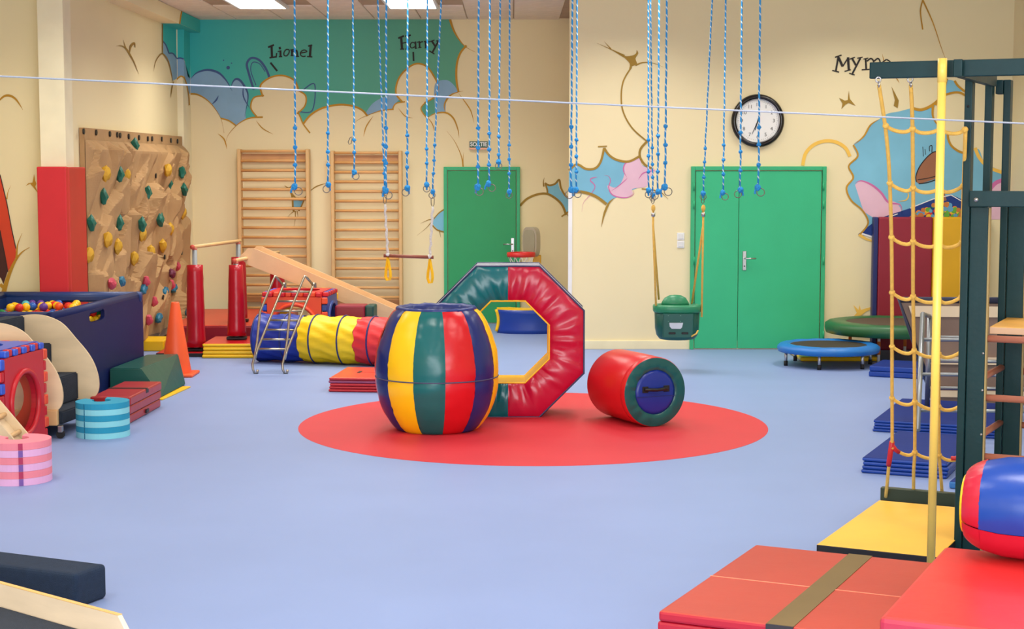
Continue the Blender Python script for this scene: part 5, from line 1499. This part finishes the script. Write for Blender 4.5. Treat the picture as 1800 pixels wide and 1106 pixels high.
# steel trestle in front of it
t = thing('trestle', 'galvanised steel trestle ladder standing over the blue mats', 'trestle', (3.6, 13.3, 0)); R = t.location
zb = .096
q0, q1 = at(1622, 552, 13.25), gnd(1613, 757, zb)
s0, s1 = at(1634, 556, 13.75), gnd(1630, 752, zb); s1 = Vector((s0.x - .0, 13.95, .0)); s1 = at(1629, 740, 13.75); s1.z = zb
uxt = Vector((cos(radians(-4)), sin(radians(-4)), 0)); WT = 1.12
for (a, c_) in ((q0, q1), (s0, s1)):
    for k in (0, 1):
        obj('leg', tube(B(), [a + uxt * WT * k, c_ + uxt * WT * k], .021, 10), M_GSTEEL, t, True, rel=R)
for yp, (a, c_) in ((599, (q0, q1)), (661, (q0, q1)), (723, (q0, q1)), (654, (s0, s1)), (716, (s0, s1)), (600, (s0, s1))):
    f = (yp - 552) / (757 - 552); p = a + (c_ - a) * f
    obj('rung', tube(B(), [p, p + uxt * WT], .015, 10), M_GSTEEL, t, True, rel=R)
bm = B(); tube(bm, [q0, s0], .018, 8); tube(bm, [q0 + uxt * WT, s0 + uxt * WT], .018, 8); obj('top_bar', bm, M_GSTEEL, t, True, rel=R)

# ------------------------------------------------------------------ green climbing frame, rotated 25 degrees
OX, OY, RZF = 2.236, 8.4, radians(-25)
fr_ = thing('climbing_tower', 'dark green wooden climbing frame with yellow fire pole and platform', 'climbing frame', (OX, OY, 0), RZF)
FI = Matrix.Translation((-OX, -OY, 0)); FI = Matrix.Rotation(-RZF, 4, 'Z') @ FI


def fpart(name, x0, x1, y0, y1, z0, z1, m_=None, bev=.005, parent=None):
    return obj(name, box(B(), x0, x1, y0, y1, z0, z1, bev, 2), m_ or M_DGRN, parent or fr_)


ZB0, ZB1 = 2.552, 2.636
fpart('beam', -.435, 1.35, .0, .045, ZB0, ZB1)
fpart('beam', -.0, .045, -.06, -.002, ZB0 - .004, ZB1); fpart('beam', .0, .045, .047, 1.05, ZB0 - .004, ZB1 - .002)
fpart('post', -.035, .005, .49, .58, 0, 2.6); fpart('post_board', .008, .103, .5, .545, 0, 1.886)
fpart('post_edge', .1035, .112, .502, .543, 0, 1.88, M_DGRNE, 0)
fpart('post', -.02, .02, 1.05, 1.14, 0, 2.6); fpart('post', .066, .106, 1.15, 1.24, 0, 2.59); fpart('post_board', .109, .204, 1.16, 1.205, 0, 1.89)
fpart('post_edge', .2045, .213, 1.162, 1.203, 0, 1.88, M_DGRNE, 0)
fpart('block', .022, .064, 1.15, 1.24, 2.51, 2.59)
fpart('post', 1.3, 1.34, .49, .58, 0, 2.55); fpart('post', 1.3, 1.34, 1.15, 1.24, 0, 2.55)
fpart('rail', .008, 1.35, .455, .499, 1.887, 1.972)
bm = B(); tube(bm, [(.045, .456, 1.925), (.045, .446, 1.925)], .012, 12); obj('bolt', bm, M_STEEL, fr_, True)
for zz in (1.1, .9, .66, .42):
    obj('bolt', tube(B(), [(.095, .501, zz), (.095, .495, zz)], .006, 8), M_STEEL, fr_, True)
for yy, zz in ((.49, 2.42), (.49, 2.3)): obj('bolt', tube(B(), [(-.015, yy + .001, zz), (-.015, yy - .005, zz)], .007, 8), M_BLK, fr_, True)
dk = fpart('platform', .115, 1.3, .56, 1.66, 1.205, 1.24, M_DECK, .004)
obj('platform_edge', box(B(), .116, 1.3, .548, .56, 1.202, 1.238, .003, 1), mat('deck_edge', (196, 160, 128), .5), fr_)
for zz in (1.178, .857, .535, .21): obj('rung', tube(B(), [(.1, .53, zz), (1.32, .53, zz)], .019, 12), M_DOWEL, fr_, True)
for zz in (.95, .63, .31): obj('rung', tube(B(), [(.06, .545, zz), (.095, 1.17, zz)], .019, 12), M_DOWEL, fr_, True)
for zz in (.93, .62, .3): obj('rung', tube(B(), [(.205, 1.19, zz), (1.32, 1.19, zz)], .019, 12), M_DOWEL, fr_, True)
# fire pole
pt_, pb2 = at(1657, 112, 8.34), at(1641, 985, 8.34)
bm = tube(B(), [(pt_.x, 8.345, 0.0), (pt_.x, 8.345, ZB1 - .002)], .0215, 16); bmesh.ops.transform(bm, matrix=FI, verts=bm.verts); obj('fire_pole', bm, M_YPOLE, fr_, True)
bm = tube(B(), [(pt_.x, 8.345, ZB0 - .03), (pt_.x, 8.345, ZB1 + .004)], .0235, 16); bmesh.ops.transform(bm, matrix=FI, verts=bm.verts); obj('pole_cap', bm, M_YPOLE, fr_, True)
# sill the net is tied to
g0, g1 = gnd(1547, 880), gnd(1682, 892)
v = g1 - g0; v.z = 0; vn = v.normalized(); pn = Vector((-vn.y, vn.x, 0))
bm = B(); prism(bm, [g0, g0 + vn * 1.1, g0 + vn * 1.1 + pn * .045, g0 + pn * .045], (0, 0, .085)); bmesh.ops.bevel(bm, geom=list(bm.edges), offset=.005, segments=1, affect='EDGES')
bmesh.ops.transform(bm, matrix=FI, verts=bm.verts); obj('sill', bm, mat('sill_green', (46, 58, 34), .5), fr_)
sillY = g0.y
# white painted number on the beam end
me = text_mesh('16', .035, .0008); me.transform(Matrix.Translation((.0, .1, 2.605)) @ Matrix.Rotation(-pi / 2, 4, 'Z') @ Matrix.Rotation(pi / 2, 4, 'X'))
me.transform(Matrix.Translation((-.0012, -.07, 0)))
link('lettering', me, M_WHITE, fr_)

# climbing net
net = thing('cargo_net', 'yellow rope climbing net hooked to the green frame beam', 'net', (2.15, 9.2, 0)); R = net.location


def np_(px, py):
    f = (py - 145) / (880 - 145); Y = 8.56 + (sillY - .02 - 8.56) * max(0, min(1, f)) ** 1.02
    return at(px, py, Y)


V4 = [[(1545, 150), (1550, 182), (1556, 222), (1561, 270), (1564, 322), (1567, 418), (1568, 516), (1568, 610), (1568, 700), (1568, 785), (1563, 815), (1560, 845), (1557, 874)],
      [(1601, 150), (1603, 190), (1604, 226), (1605, 330), (1605, 425), (1605, 521), (1607, 617), (1608, 706), (1608, 795), (1606, 830), (1606, 878)],
      [(1653, 150), (1653, 226), (1652, 327), (1651, 430), (1650, 524), (1650, 620), (1650, 710), (1651, 798), (1654, 840), (1657, 882)],
      [(1697, 230), (1694, 327), (1691, 428), (1690, 524), (1690, 617), (1690, 705), (1688, 800), (1690, 840), (1693, 884)]]
for k, P in enumerate(V4):
    obj('rope', tube(B(), smooth_path([np_(*p) for p in P], 4), .0105, 8), M_YROPE, net, True, rel=R)
rows = [(221, 226, 226, 228), (322, 330, 331, 327), (417, 424, 428, 426), (514, 521, 526, 522), (609, 616, 622, 618), (700, 706, 714, 712), (786, 795, 800, 803)]
cols4 = [(1557, 1604, 1653, 1696), (1564, 1605, 1652, 1693), (1567, 1605, 1651, 1691), (1568, 1605, 1650, 1690), (1568, 1607, 1650, 1690), (1568, 1608, 1650, 1690), (1568, 1608, 1651, 1688)]
for rw, cl in zip(rows, cols4):
    for k in range(3):
        a, b_ = (cl[k], rw[k]), (cl[k + 1], rw[k + 1])
        mid = ((a[0] + b_[0]) / 2, (a[1] + b_[1]) / 2 + 8)
        obj('cross_rope', tube(B(), smooth_path([np_(*a), np_(a[0] + (b_[0] - a[0]) * .22, a[1] + 6.5), np_(*mid), np_(a[0] + (b_[0] - a[0]) * .78, b_[1] + 5.5), np_(*b_)], 4), .0105, 8), M_YROPE, net, True, rel=R)
    for k in range(4):
        bm = B(); ball(bm, np_(cl[k], rw[k]), .0175, 2, jit=.08); obj('knot', bm, M_YROPE, net, True, rel=R)
tp = [np_(*p) for p in ((1568, 780), (1567, 790), (1562.5, 815), (1560, 818))]
obj('tape', tube(B(), [np_(1568, 777), np_(1563, 812), np_(1562, 818)], .0165, 8), M_RTAPE, net, True, rel=R)
obj('tape', tube(B(), [np_(1569, 784), np_(1574, 791), np_(1580, 795)], .0145, 8), M_RTAPE, net, True, rel=R)
obj('tape', tube(B(), [np_(1672, 806), np_(1680, 806), np_(1688, 803)], .0145, 8), M_RTAPE, net, True, rel=R)
for px_ in (1545, 1601):
    c0 = at(px_ - 1, 140, 8.56)
    bm = B(); torus(bm, c0, .013, .004, 'y', 14, 6); torus(bm, c0 + Vector((.003, 0, -.024)), .013, .004, 'x', 14, 6); obj('snap_hook', bm, M_STEEL, net, True, rel=R)
